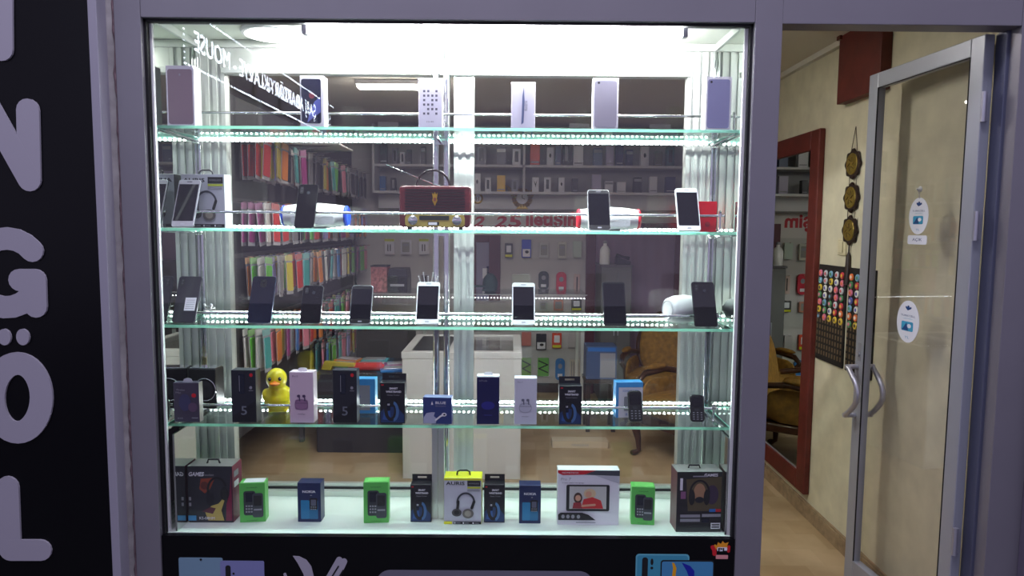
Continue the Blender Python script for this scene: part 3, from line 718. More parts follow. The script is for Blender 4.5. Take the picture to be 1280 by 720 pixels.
# cube speaker with ring
x, w, h = place(236, 272, 461, .17, Z4)
t = thing('ring_speaker', 'square black speaker with a thin silver ring behind the gadget box', 'speaker', (x, .2, Z4), (0, 0, math.radians(-6)))
MB().box(-w/2, w/2, -.03, .03, .012, h, BLACK).build('cabinet', t, bevel=.004)
b = MB(); b.tube([(w*.10+.39*w*math.cos(a_*PI/16), -.0315, h*.52+.39*w*math.sin(a_*PI/16)) for a_ in range(32)], .0016, CHROME, 6, closed=True); b.build('ring', t, smooth=True)
b = MB(); b.lathe([(.3*w, 0), (.2*w, .002), (.08*w, .004), (.03*w, .002)], M('cone_grey', (36, 36, 42), .6), 20, Matrix.Translation((w*.10, -.0303, h*.52)) @ Matrix.Rotation(PI/2, 4, 'X')); b.build('cone', t, smooth=True)
b = MB(); b.box(-w/2+.004, w/2-.004, -.026, .026, h, h+.003, CHROME); b.build('top_trim', t, bevel=.001)
for sx in (-1, 1):
    b = MB(); b.box(sx*.014-.005, sx*.014+.005, -.02, .02, 0.0005, .012, SILVER); b.build('foot', t)

# --- smartphones ------------------------------------------------------
def smartphone(px0, px1, ytop, zb, label, kind, rim, group, Yb=.055, rz=0, face=None):
    lean = math.radians(-24)
    # bottom edge width read at the foot, height along the leaning slab
    x, w, h = place(px0, px1, ytop, Yb, zb)
    Hh = h*1.03/math.cos(lean)
    t = thing('smartphone', label, 'phone', (x, Yb, zb+.0022), (lean, 0, rz), group)
    r = .009; b = MB(); b.prism(rrect(-w/2, w/2, 0, Hh, r, 6), -.004, .004, rim); b.build('body', t, bevel=.0012, smooth=True)
    if kind == 'front':
        mb = M('phone_front_white', (238, 238, 242), .15, coat=.5) if rim in (WHITE, SILVER) and face is None else (face or BLACK)
        MB().prism(rrect(-w/2+.0015, w/2-.0015, .0015, Hh-.0015, r, 6), -.0046, -.004, mb).build('front_glass', t)
        tz_, bz_ = (.1, .12) if rim in (WHITE, SILVER) else (.04, .05)
        MB().box(-w/2+.004, w/2-.004, -.005, -.0047, Hh*bz_, Hh*(1-tz_), SCREEN).build('screen', t)
        b = MB(); b.prism(rrect(-.009, .009, Hh*(1-tz_/2)-.0012, Hh*(1-tz_/2)+.0012, .001), -.0052, -.0046, GREYT if rim is WHITE else MATTE); b.build('speaker_slot', t)
        if rim in (WHITE, SILVER): b = MB(); b.prism(rrect(-.007, .007, Hh*.045, Hh*.075, .002), -.0052, -.0046, SILVER); b.build('home_button', t)
    else:
        bm = face or M('phone_back_dark', (9, 9, 12), .12, coat=.1)
        MB().prism(rrect(-w/2+.0012, w/2-.0012, .0012, Hh-.0012, r, 6), -.0048, -.004, bm).build('back_cover', t)
        b = MB(); u = -w*.30 if kind != 'centre' else 0
        if kind == 'centre': b.prism(rrect(-.011, .011, Hh*.76, Hh*.92, .005), -.0056, -.0048, MATTE); b.prism(ellpts(0, Hh*.86, .005, .005, 14), -.006, -.0056, SCREEN)
        else: b.prism(rrect(u-.006, u+.006, Hh*.78, Hh*.94, .004), -.0056, -.0048, MATTE); b.prism(ellpts(u, Hh*.90, .0035, .0035, 14), -.006, -.0056, M('lens_ring', (60, 60, 68), .3)); b.prism(ellpts(u, Hh*.84, .0035, .0035, 14), -.006, -.0056, M('lens_ring', (60, 60, 68), .3))
        b.build('camera', t)
    if kind == 'label':
        b = MB(); b.box(-w*.05, w*.42, -.0054, -.005, Hh*.25, Hh*.53, CARDW)
        for i in range(5): b.box(0, w*.36, -.0056, -.0054, Hh*(.29+.045*i), Hh*(.3+.045*i), GREYT)
        b.build('sticker', t)
    if kind in ('side', 'label') : b = MB(); b.prism(ellpts(w*.05, Hh*.80, .006, .006, 16), -.0052, -.0048, M('sensor_ring', (50, 52, 60), .2)); b.build('fingerprint_reader', t)
    return t
Z3, Z2, Z1 = SF[3], SF[2], SF[1]
G3 = 'phones on the third glass shelf'; G2 = 'phones on the second glass shelf'
DBL = M('phone_back_blue', (18, 24, 44), .12); DGR = M('phone_back_grey', (50, 50, 56), .18)
smartphone(214, 243, 350, Z3, 'dark grey phone showing its back with a white sticker, left end of third shelf', 'label', M('rim_grey', (80, 80, 90), .3, .5), G3, face=DGR)
smartphone(308, 338, 350, Z3, 'dark blue phone showing its back, second from the left on third shelf', 'centre', M('rim_blue', (90, 96, 120), .3, .6), G3, face=DBL)
smartphone(374, 400, 361, Z3, 'small black phone showing its back, third from the left on third shelf', 'side', M('rim_black', (110, 110, 116), .3, .6), G3)
smartphone(436, 463, 361, Z3, 'black phone with thin silver rim, between the small black and white phones', 'front', SILVER, G3, face=BLACK)
smartphone(519, 548, 357, Z3, 'white phone with dark screen beside the chrome posts on third shelf', 'front', WHITE, G3)
smartphone(640, 669, 358, Z3, 'white phone with dark screen over the right white counter on third shelf', 'front', WHITE, G3)
smartphone(755, 784, 357, Z3, 'slim black phone with glossy screen left of the white cone speaker', 'front', M('rim_dark', (70, 70, 76), .3, .6), G3, face=BLACK)
smartphone(869, 898, 357, Z3, 'black phone showing its back at the right end of third shelf', 'side', M('rim_black2', (30, 30, 34), .3, .3), G3)
smartphone(213, 241, 226, Z2, 'silver phone with dark screen in front of the white headphone box', 'front', SILVER, G2, face=M('phone_front_silver', (170, 166, 176), .3))
smartphone(367, 392, 232, Z2, 'black phone leaning in front of the white and blue speaker', 'side', M('rim_black2', (30, 30, 34), .3, .3), G2)
smartphone(736, 764, 239, Z2, 'white rimmed phone with dark front leaning before the white and red speaker', 'front', WHITE, G2, face=BLACK)
smartphone(848, 877, 237, Z2, 'white phone with dark screen in front of the red box', 'front', WHITE, G2)

# --- second shelf ------------------------------------------------------
hp_box(227, 281, 218, .15, Z2, 'white headphone box behind the silver phone on the second shelf', False, .06)
def boombox(px0, px1, ytop, label, accent):
    x, w, h = place(px0, px1, ytop, .16, Z2)
    t = thing('portable_speaker', label, 'speaker', (x, .22, Z2))
    r = h/2; T = Matrix.Translation((0, 0, r)) @ Matrix.Rotation(PI/2, 4, 'Y')
    L = w/2-.012; b = MB(); b.lathe([(r*.78, -L), (r*.92, -L*.6), (r*.985, 0), (r*.92, L*.6), (r*.78, L)], WHITE, 28, T); b.build('body', t, smooth=True)
    for s_ in (-1, 1):
        T2 = Matrix.Translation((s_*L, 0, r)) @ Matrix.Rotation(s_*PI/2, 4, 'Y')
        b = MB(); b.lathe([(r*.81, 0), (r*.83, .006), (r*.7, .012), (r*.4, .009), (r*.1, .008)], accent, 28, T2); b.build('end_cap', t, smooth=True)
    b = MB(); b.prism(rrect(-L*.7, L*.7, r*.35, r*.95, .006), -r*.94, -r*.85, M('speaker_grille', (190, 192, 198), .6, noise=.2, nscale=400)); b.build('grille', t)
    b = MB()
    for i in (-1, 0, 1): b.box(i*.018-.005, i*.018+.005, -.006, .006, 2*r-.004, 2*r+.001, GREYT)
    b.build('buttons', t)
    b = MB(); b.box(-L*.4, L*.4, -.02, .02, .0005, r*.2, GREYT); b.build('foot', t)
boombox(346, 431, 253, 'white portable speaker with blue ends behind the black phone', M('speaker_blue', (30, 70, 190), .3))
boombox(723, 804, 258, 'white portable speaker with red ends behind the white rimmed phone', M('speaker_red', (215, 24, 50), .3))
t, w, h, d = carton('red_box', 'small glossy red box at the right end of the second shelf', 'box', 873, 896, 252, .12, Z2, .05, M('carton_red', (226, 20, 34), .25))
p = Print(w, h, -d/2); p.rect(.05, .95, .48, .50, M('carton_red_dark', (160, 14, 26), .3)).ell(.5, .25, .14, .08, M('carton_red_dark', (160, 14, 26), .3)); p.done(t)

# retro radio
x, w, h = place(499, 588, 232, .13, Z2)
t = thing('retro_radio', 'old style dark red radio with arched handle and gold dial', 'radio', (x, .17, Z2))
WOOD = M('radio_maroon', (84, 26, 30), .3, noise=.2, nscale=30, coat=.4); d = .07; RG = M('radio_gold', (176, 156, 80), .35, .4); H0 = .008
b = MB(); b.prism(rrect(-w/2, w/2, H0, h, .014, 6), -d/2, d/2, WOOD); b.build('cabinet', t, bevel=.004, smooth=True)
b = MB()
for i in range(8):
    z = h*.44+i*h*.065; b.prism(rrect(-w*.42, w*.42, z, z+h*.028, .001, 2), -d/2-.002, -d/2-.0002, M('grille_dark', (34, 12, 14), .4))
b.build('grille', t)
b = MB(); b.prism(rrect(-w*.42, w*.42, h*.07, h*.34, .012, 6), -d/2-.003, -d/2-.0002, RG); b.prism(rrect(-w*.22, w*.2, h*.22, h*.32, .002), -d/2-.004, -d/2-.003, MATTE); b.prism(rrect(-w*.10, w*.06, h*.10, h*.18, .002), -d/2-.004, -d/2-.003, MATTE); b.prism(rrect(-w*.09, w*.03, h*.11, h*.17, .001), -d/2-.0046, -d/2-.004, CARDW); b.build('dial_panel', t)
for s_ in (-1, 1):
    b = MB(); b.lathe([(.0165, 0), (.0165, .004), (.013, .006), (.0125, .012), (.009, .014), (.002, .0145)], CHROME, 22, Matrix.Translation((s_*w*.31, -d/2-.003, h*.215)) @ Matrix.Rotation(PI/2, 4, 'X'))
    o = b.build('knob', t, smooth=True)
b = MB(); E = -d/2-.0022; b.prism([(q[0], q[1]) for q in ((-.010, h*.84), (-.007, h*.72), (-.009, h*.66), (0, h*.54), (.009, h*.66), (.007, h*.72), (.010, h*.84), (.004, h*.80), (0, h*.86), (-.004, h*.80))], E-.002, E, GOLD); b.prism(ellpts(0, h*.69, .005, .007, 12), E-.0035, E-.002, M('emblem_dark', (120, 60, 40), .4)); b.build('emblem', t)
b = MB(); hh = at(545, 212, .17).z-Z2
R0 = w*.235; b.tube([(-.01+R0*math.cos(PI*i/16), 0, h-.002+(hh-h)*math.sin(PI*i/16)) for i in range(17)], .0042, M('radio_handle', (60, 50, 54), .25, .6), 8); b.build('handle', t, smooth=True)
b = MB(); p0 = at(483, 206, .2); b.tube([(.012, .02, h), (p0.x-x, .03, p0.z-Z2)], [.002, .0012], CHROME, 8); b.ball((p0.x-x, .03, p0.z-Z2), .0028, CHROME, 8); b.ball((.012, .02, h+.002), .005, CHROME, 8); b.build('antenna', t, smooth=True)
for sx in (-1, 1):
    b = MB(); b.box(sx*w*.36-.008, sx*w*.36+.008, -d/2+.004, d/2-.004, .0005, H0+.002, BLACK); b.build('foot', t, bevel=.002)

# --- third shelf: cone speaker, cable ends -----------------------------
x, w, h = place(829, 895, 371, .16, Z3)
t = thing('cone_speaker', 'white rounded cone speaker lying behind the rail beside the last black phone', 'speaker', (x, .22, Z3), (0, 0, math.radians(20)))
R0 = h*.56; T = Matrix.Translation((-w*.40, 0, R0*.82)) @ Matrix.Rotation(PI/2, 4, 'Y') @ Matrix.Rotation(math.radians(0), 4, 'X')
b = MB(); b.lathe([(R0*.70, 0), (R0*.80, .004), (R0*.95, .03), (R0*1.0, .07), (R0*.9, .11), (R0*.6, .15), (R0*.15, .165)], WHITE, 28, T); b.build('body', t, smooth=True)
b = MB(); b.lathe([(R0*.70, -.001), (R0*.62, -.004), (R0*.55, .002), (R0*.2, .004), (R0*.05, -.001)], M('speaker_grille2', (200, 200, 204), .5, noise=.15, nscale=300), 28, T); b.build('grille', t, smooth=True)
b = MB(); b.box(-.02, .05, -.02, .02, .0005, .008, GREYT); b.build('foot', t)
def cable_bunch(px, ytop, zb, Y, label, nn, col, hscale=1.0):
    x, w, h = place(px-6, px+6, ytop, Y, zb)
    t = thing('cable_bundle', label, 'cable', (x, Y, zb))
    b = MB()
    for i in range(nn):
        a_ = (i/(nn-1)-.5); b.tube([(a_*.01, 0, .006), (a_*.02, .004*(i % 2), h*.5), (a_*.07, .006, h*(.92+.08*(i % 2)))], .0016, col, 6)
        b.ball((a_*.07, .006, h*(.92+.08*(i % 2))), .0028, col, 8)
    b.build('wires', t, smooth=True)
    b = MB(); b.lathe([(.012, .0005), (.013, .02), (.009, .03)], GREYT, 12); b.build('holder_cup', t, smooth=True)
cable_bunch(535, 341, Z3, .2, 'bunch of white cable ends standing up behind the white phone', 5, WHITE)
cable_bunch(224, 355, Z3, .2, 'pale cable ends leaning at the left end of third shelf', 3, WHITE)
x, w, h = place(247, 264, 382, .16, Z3)
t = thing('earphone_coil', 'coiled white earphones lying behind the sticker phone', 'earphones', (x, .2, Z3))
b = MB(); b.tube([((.018+.003*math.sin(i*.9))*math.cos(i*.35), (.014)*math.sin(i*.35), .004+.0009*i) for i in range(46)], .0016, WHITE, 6); b.build('cable', t, smooth=True)
for s_ in (-1, 1):
    b = MB(); b.ball((s_*.012, -.01, .048), (.006, .006, .007), WHITE, 10); b.tube([(s_*.012, -.01, .044), (s_*.008, -.006, .03)], .002, WHITE, 6); b.build('earbud', t, smooth=True)

# --- top shelf: upright white cartons ----------------------------------
def top_box(px0, px1, ytop, label, face, fn, depth=.03, side=CARDW):
    t, w, h, d = carton('phone_box', label, 'box', px0, px1, ytop, .05, Z1, depth, CARDW if face is None else face, group='white phone cartons on the top shelf', side=side)
    p = Print(w, h, -d/2); fn(p); p.done(t); return t
LAV = M('carton_lavender', (206, 204, 222), .35); ICON = M('ink_icon', (86, 84, 104), .4)
def f_rose(p): p.rr(.06, .94, .04, .94, M('print_rose_grey', (140, 120, 130), .35), .008).ell(.5, .85, .03, .02, GREYT)
def f_phone(p):
    p.rr(.06, .88, .08, .94, M('print_navy_phone', (20, 22, 52), .2), .008).poly([(.3, .1), (.86, .3), (.86, .6), (.6, .5), (.4, .3)], M('print_violet_glow', (90, 100, 180), .3)).ell(.5, .62, .12, .06, M('print_dark_red', (110, 30, 50), .3))
def f_icons(p):
    for r_ in range(6):
        for c_ in range(4):
            if (r_+c_*2) % 5 != 4: p.rect(.2+.17*c_, .29+.17*c_, .72-.09*r_, .765-.09*r_, ICON)
    p.text('12:45', .5, .13, .3, .03, ICON)
def f_side(p): p.poly([(.42, .1), (.52, .14), (.56, .6), (.52, .9), (.46, .7), (.44, .3)], M('print_slate_blue', (90, 100, 140), .4)).text('Redmi', .60, .5, .4, .08, M('ink_blue_grey', (90, 92, 120), .4), rot=PI/2)
def f_back(p): p.rr(.07, .93, .05, .95, M('print_back_grey', (150, 146, 162), .3), .008).ell(.22, .91, .05, .022, MATTE)
def f_back2(p): p.rr(.07, .93, .05, .95, M('print_back_lilac', (136, 136, 176), .3), .008).ell(.2, .9, .045, .022, MATTE)
top_box(208, 243, 82, 'white phone box with brown grey phone back printed, left end of top shelf', None, f_rose, .05)
top_box(375, 405, 95, 'white phone box printed with a dark blue phone screen on the top shelf', None, f_phone, .05)
top_box(523, 553, 98, 'white phone box covered in small app icons on the top shelf', LAV, f_icons)
top_box(639, 669, 103, 'slim white phone box with vertical blue lettering on the top shelf', LAV, f_side)
top_box(741, 773, 98, 'white phone box printed with a grey phone back on the top shelf', None, f_back)
top_box(882, 914, 96, 'white phone box printed with a lilac phone back, right end of top shelf', None, f_back2, .05)

# ================================================================== DOOR
HX, HY = at(1232, 46, .06).x, .06
fa = at(1087, 97, .70); FXx = fa.x
ang = math.atan2(-(FXx-HX), .70-HY)
W = math.hypot(.70-HY, FXx-HX)
door = struct(bpy.data.objects.new('door_1', None)); C.objects.link(door); door.location = (HX, HY, 0); door.rotation_euler = (0, 0, ang)
# local: y = along leaf away from hinge, x = thickness (0..+.04 away from the room side)
DZ0, DZ1 = .012, 2.262; st = .062
DOORW = M('door_aluminium', (166, 170, 180), .4, .25)
b = MB()
b.box(0, .036, 0, st, DZ0, DZ1, DOORW); b.box(0, .036, W-st, W, DZ0, DZ1, DOORW)
b.box(0, .036, st, W-st, DZ1-st, DZ1, DOORW); b.box(0, .036, st, W-st, DZ0, DZ0+.12, DOORW)
b.build('door_frame', door, bevel=.003)
MB().box(.015, .021, st-.004, W-st+.004, DZ0+.116, DZ1-st+.004, GLASS).build('door_glass', door)
b = MB(); q = .003
b.box(-.001, .004, st, st+q, DZ0+.12, DZ1-st, GASKET); b.box(-.001, .004, W-st-q, W-st, DZ0+.12, DZ1-st, GASKET); b.box(-.001, .004, st, W-st, DZ1-st-q, DZ1-st, GASKET); b.build('door_gasket', door)
hz = [at(1070, 457, .70).z, at(1070, 517, .70).z]
for s_, nm in ((-1, 'inner'), (1, 'outer')):
    b = MB(); x0 = -.001 if s_ < 0 else .037; xo = x0+s_*(.045 if s_ < 0 else .032)
    pts = [(xo, W-.022-.085*math.sin(PI*i/14), hz[0]+(hz[1]-hz[0])*i/14) for i in range(15)]
    b.tube(pts, .011, SILVER, 10)
    for k in (0, 1): b.tube([(x0, W-.022, hz[k]), (xo+s_*.008, W-.022, hz[k])], .011, SILVER, 12)
    b.build('door_handle', door, smooth=True)
b = MB(); b.box(-.001, .0005, W-.042, W-.02, 1.03, 1.11, GREYT); b.tube([(-.001, W-.03, 1.06), (-.008, W-.03, 1.06)], .008, SILVER, 12); b.build('door_lock', door)
for z in (2.02, 1.62, .5):
    b = MB(); b.tube([(.0, -.012, z-.05), (.0, -.012, z+.05)], .008, SILVER, 10); b.box(.004, .02, -.008, -.001, z-.045, z+.045, SILVER); b.build('hinge', door, smooth=True)
# frame rebate behind the jamb: blue grey profile seen beyond the leaf
b = MB(); JM = M('jamb_bluegrey', (94, 98, 120), .45, .3)
b.box(HX+.045, 1.668, .02, .075, 0, ZD, JM)
struct(b.build('trim_4', bevel=.003))
# stickers on the door glass
def on_leaf(px, py):
    # intersect with the glass plane of the leaf
    nrm = Vector((math.cos(ang), math.sin(ang), 0)); o_ = Vector((HX, HY, 0))+nrm*.0135
    d_ = ray(px, py); t_ = (o_-CAM).dot(nrm)/d_.dot(nrm); P_ = CAM+d_*t_; v = P_-Vector((HX, HY, 0))
    return (-math.sin(ang)*v.x+math.cos(ang)*v.y, P_.z)
def sticker(cx, cy, ru, rv, label, tagp):
    u, z = on_leaf(cx, cy); 
    t = thing('oval_sticker', label, 'sticker', (0, 0, 0), (0, 0, 0))
    t.location = Vector((HX, HY, z))+Vector((-math.sin(ang), math.cos(ang), 0))*u+Vector((math.cos(ang), math.sin(ang), 0))*.0135
    t.rotation_euler = (0, 0, ang-PI/2)      # local -Y -> faces the room (-X)
    STK = M('sticker_white', (232, 236, 246), .4); AQ = M('sticker_aqua', (60, 160, 200), .4)
    b = MB(); b.prism(ellpts(0, 0, ru, rv, 32), -.0012, 0, STK); b.build('disc', t)
    b = MB(); y = -.0016
    b.poly(rrect(-ru*.55, ru*.5, -rv*.45, rv*.0, .006), y, AQ); b.poly([(-ru*.5, -rv*.42), (ru*.1, -rv*.42), (-ru*.1, -rv*.05)], y-.0003, M('sticker_navy', (30, 70, 130), .4))
    b.poly(ellpts(ru*.15, -rv*.2, ru*.18, rv*.1), y-.0003, STK)
    b.text('TURKCELL', 0, rv*.28, ru*1.3, rv*.09, y, M('sticker_navy', (30, 70, 130), .4)); b.text('superonline', 0, rv*.14, ru*.8, rv*.06, y, AQ)
    b.stroke([(-ru*.2, rv*.68), (-.002, rv*.58), (ru*.22, rv*.66)], .004, y, None, M('sticker_navy', (30, 70, 130), .4)); b.poly(ellpts(0, rv*.7, .006, .006), y-.0002, M('sticker_navy', (30, 70, 130), .4))
    b.text('TL', 0, -rv*.75, ru*.4, rv*.1, y, AQ); b.build('print', t)
    if tagp:
        b = MB(); b.prism(rrect(-ru*1.02, ru*.98, -rv*1.55, -rv*1.05, .008), -.0012, 0, STK); b.text('AÇIK', 0, -rv*1.3, ru*1.0, rv*.2, -.0016, M('sticker_navy', (30, 70, 130), .4)); b.build('lower_tag', t)
        b = MB(); b.lathe([(.012, 0), (.010, .004), (.004, .007), (.003, .016)], M('suction_cup', (220, 224, 220), .1), 14, Matrix.Translation((0, -.0005, rv*1.45)) @ Matrix.Rotation(PI/2, 4, 'X')); b.tube([(0, -.012, rv*1.45), (0, -.004, rv*1.2), (0, -.002, rv*.95)], .0014, SILVER, 6); b.build('hook', t, smooth=True)
    return t
a0 = on_leaf(1136, 270); a1 = on_leaf(1160, 270); z0 = on_leaf(1148, 247)[1]-on_leaf(1148, 293)[1]
sticker(1148.5, 270, abs(a0[0]-a1[0])/2, z0/2, 'white oval door sticker with small square tag hanging below it', True)
a0 = on_leaf(1121, 402); a1 = on_leaf(1149, 402); z0 = on_leaf(1135, 376)[1]-on_leaf(1135, 429)[1]
sticker(1135, 402, abs(a0[0]-a1[0])/2, z0/2, 'white oval door sticker with blue picture above the handle, without a tag', False)

# ================================================================== RIGHT WALL OBJECTS
def wr(px, py): v = at(px, py, X=WXR); return v.y, v.z
MAH = M('mahogany', (94, 34, 26), .55, noise=.2, nscale=12)
# hanging red brown board
y0, zt_ = wr(1117, 40); y1, zb_ = wr(1058, 131)
t = thing('wall_board', 'red brown wooden board hanging from the ceiling on the right wall', 'board', (WXR, (y0+y1)/2, zb_))
b = MB(); b.box(-.05, -.001, -(y1-y0)/2, (y1-y0)/2, 0, CEIL-zb_-.001, MAH); b.build('board', t, bevel=.003)
b = MB(); b.box(-.062, -.051, (y1-y0)/2-.03, (y1-y0)/2+.005, .35, CEIL-zb_-.02, M('mahogany_dark', (70, 22, 16), .4)); b.build('edge_moulding', t)
# mirror
y0, zt_ = wr(1033, 160); _, zb_ = wr(1016, 623); y1 = y0+1.55
t = thing('wall_mirror', 'tall wall mirror in a wide red brown frame on the cream wall', 'mirror', (WXR, y0, zb_))
fw = .105; Hh = zt_-zb_; Wd = y1-y0
b = MB()
for a_, c_, e_, g_ in ((0, fw, 0, Hh), (Wd-fw, Wd, 0, Hh), (fw, Wd-fw, 0, fw), (fw, Wd-fw, Hh-fw, Hh)):
    b.box(-.035, -.001, a_, c_, e_, g_, MAH)
b.build('mirror_frame', t, bevel=.006)
MB().box(-.02, -.016, fw-.004, Wd-fw+.004, fw-.004, Hh-fw+.004, M('mirror_glass', (225, 228, 226), .01, 1)).build('mirror_glass', t)
b = MB(); bv = .008; b.box(-.024, -.0165, fw, fw+bv, fw, Hh-fw, SILVER); b.box(-.024, -.0165, fw, Wd-fw, fw, fw+bv, SILVER); b.build('bevel_strip', t)
# three hanging discs
DK = M('ornament_rim', (38, 22, 16), .5); OL = M('ornament_brass', (138, 116, 48), .35, .5, noise=.25, nscale=80)
yc, za = wr(1071, 158); cs = [wr(1069, 205), wr(1067, 247), wr(1065, 288)]
t = thing('hanging_ornament', 'three linked brass discs with dark scalloped rims and tassel on the wall', 'ornament', (WXR-.004, yc, za))
TX = lambda y, z: (0, y-yc, z-za)
Rd = .066
for (cy_, cz_) in cs:
    T = Matrix.Translation((-.004, cy_-yc, cz_-za)) @ Matrix.Rotation(-PI/2, 4, 'Y')
    pts = [((Rd*(1.06+.09*math.cos(8*2*PI*i/64)))*math.cos(2*PI*i/64), (Rd*(1.06+.09*math.cos(8*2*PI*i/64)))*math.sin(2*PI*i/64)) for i in range(64)]
    b = MB(); b.add([(p_[0], p_[1], 0) for p_ in pts]+[(p_[0]*.96, p_[1]*.96, .008) for p_ in pts], [tuple(range(63, -1, -1)), tuple(range(64, 128))]+[(i, (i+1) % 64, (i+1) % 64+64, i+64) for i in range(64)], DK, T)
    d_ = b.build('disc_rim', t)
    b = MB(); b.lathe([(Rd*.8, .0085), (Rd*.76, .012), (Rd*.3, .0125)], OL, 30, T)
    for i in range(5): b.stroke([(0, 0)], .001, 0, None, OL)
    for i in range(6):
        A = 2*PI*i/6+.3; q0 = T @ Vector((Rd*.2*math.cos(A), Rd*.2*math.sin(A), .013)); q1 = T @ Vector((Rd*.52*math.cos(A+.5), Rd*.52*math.sin(A+.5), .013)); b.tube([q0, q1], .0022, M('ornament_ink', (84, 60, 20), .5), 6)
    b.build('disc_face', t)
b = MB()
for s_ in (-1, 1):
    b.tube([(0, 0, 0), (-.002, s_*.03, cs[0][1]-za+Rd*.9)], .0014, DK, 6)
    for i in (0, 1): b.tube([(-.002, s_*.034, cs[i][1]-za-Rd*.9), (-.002, s_*.034, cs[i+1][1]-za+Rd*.9)], .0014, DK, 6)
b.build('cord', t)
b = MB(); zz = cs[2][1]-za-Rd; b.tube([(-.006, cs[2][0]-yc, zz), (-.006, cs[2][0]-yc, zz-.04), (-.006, cs[2][0]-yc, zz-.06), (-.006, cs[2][0]-yc, zz-.20)], [.003, .004, .012, .018], DK, 10); b.build('tassel', t, smooth=True)
# light switch
yy, zz = wr(1054, 309)
t = thing('light_switch', 'cream light switch on the wall above the badge board', 'switch', (WXR, yy, zz)); b = MB(); b.box(-.01, -.0005, -.04, .04, -.04, .04, M('switch_cream', (205, 196, 160), .4)); b.build('plate', t, bevel=.003)
b = MB(); b.box(-.016, -.0105, -.022, .022, -.028, .028, M('switch_cream', (205, 196, 160), .4)); b.build('rocker', t, bevel=.002)
# badge boards: velvet with round badges
BD = M('badge_board_black', (26, 22, 20), .7); SLOT = M('board_slot', (104, 86, 62), .6)
bcols = [(200, 60, 70), (225, 225, 215), (80, 140, 90), (220, 190, 60), (90, 90, 170), (220, 120, 150), (70, 60, 60), (200, 200, 205), (230, 120, 60), (120, 170, 200)]
def badge_board(ya, yb, zt0, zb0, label, cols):
    w = yb-ya; h = zt0-zb0
    t = thing('badge_board', label, 'board', (WXR, ya, zb0), group='badge boards on the right wall')
    b = MB(); b.box(-.012, -.001, 0, w, 0, h, BD); b.build('board', t, bevel=.002)
    rows = 7; sx = w/cols; sz = sx*1.0; rs = .054
    b = MB()
    nlow = int((h*.44)/.034)
    for r_ in range(nlow):
        for c_ in range(cols*2): yk = (c_+.5)*w/(cols*2); b.box(-.0145, -.0125, yk-.006, yk+.006, .03+r_*.034, .052+r_*.034, SLOT)
    tag(b.build('slots', t), kind='stuff')
    for r_ in range(rows):
        for c_ in range(cols):
            col = bcols[random.randrange(len(bcols))]
            b = MB(); T = Matrix.Translation((-.0125, (c_+.5)*sx+random.uniform(-.003, .003), h-.045-r_*(h*.53/rows)-.0)) @ Matrix.Rotation(-PI/2, 4, 'Y')
            mt = M('badge_%d_%d_%d' % col, col, .3); mt2 = M('badge_%d_%d_%d' % bcols[(bcols.index(col)+3) % 10], bcols[(bcols.index(col)+3) % 10], .3)
            r0 = min(sx*.44, h*.53/rows*.46); b.lathe([(r0, 0), (r0, .004), (r0*.9, .006), (r0*.5, .0065)], mt, 14, T); b.lathe([(r0*.5, .0066), (r0*.45, .0078), (r0*.1, .0079)], mt2, 12, T)
            b.build('badge', t)
yA0, zA = wr(1061, 334); yA1, _ = wr(1027, 332); _, zAb = wr(1060, 463)
badge_board(yA0, yA1, zA, zAb, 'black board of round coloured badges beside the mirror frame', 5)
yB1 = wr(1065, 334)[0]; badge_board(yB1-.24, yB1, zA, zAb, 'black board of round coloured badges nearest the door edge', 4)

# ================================================================== ROOM INTERIOR
# ceiling lamps
def ceiling_tube(x0, x1, y, label):
    t = thing('ceiling_light', label, 'ceiling light', ((x0+x1)/2, y, CEIL)); L = (x1-x0)/2
    b = MB(); b.box(-L, L, -.05, .05, -.03, -.001, WHITE); b.build('housing', t, bevel=.004)
    b = MB(); b.box(-L+.01, L-.01, -.04, .04, -.05, -.031, M('room_light', (255, 255, 255), .5, emit=(1, .95, .90), es=31)); b.build('diffuser', t, bevel=.006)
ceiling_tube(-1.02, -.42, 2.3, 'lit strip light on the ceiling in the middle of the shop')
ceiling_tube(-.7, .95, .8, 'added fill strip light on the ceiling, hidden just behind the display case')  # added lamp, hidden by the case header, brightens the right of the room
# crown line at ceiling edge right wall
struct(MB().box(WXR-.03, WXR-.0005, .1, WYB, CEIL-.03, CEIL-.0005, CEILM).build('trim_3'))

# --- back shelving unit
SHW = M('shelf_white', (205, 203, 208), .5); YBK = WYB-.28
t = thing('wall_shelving', 'long white wall shelving full of phone boxes across the back wall', 'shelving', (0, WYB, 0))
xa_, xb_ = at(468, 220, YBK).x, WXR-.03
zS = [at(650, 160, YBK).z, at(650, 206, YBK).z, at(650, 239.5, YBK).z, at(650, 259, YBK).z]
for z in zS[:3]:
    MB().box(xa_, xb_, YBK-WYB, -.018, z-.022, z, SHW).build('shelf_board', t, bevel=.001)
for px in (468, 655):
    x = at(px, 220, YBK).x if px != 468 else xa_-.011
    MB().box(x-.01, x+.01, YBK-WYB, -.018, zS[2]-.022 if px == 468 else zS[2]+.001, CEIL-.02, SHW).build('upright', t)
MB().box(xb_+.0005, xb_+.018, YBK-WYB, -.018, zS[2]-.022, CEIL-.02, SHW).build('upright', t)
MB().box(xa_, xb_, -.017, -.002, zS[2]-.022, CEIL-.02, M('shelf_back_grey', (160, 158, 160), .6)).build('back_panel', t)
MB().box(xa_, xb_, -.10, -.002, zS[3]-.012, zS[2]-.023, SHW).build('fascia', t)
MB().box(xa_, xb_, -.12, -.002, zS[3]-.028, zS[3]-.013, M('shelf_edge_grey', (120, 116, 116), .5)).build('lower_ledge', t)

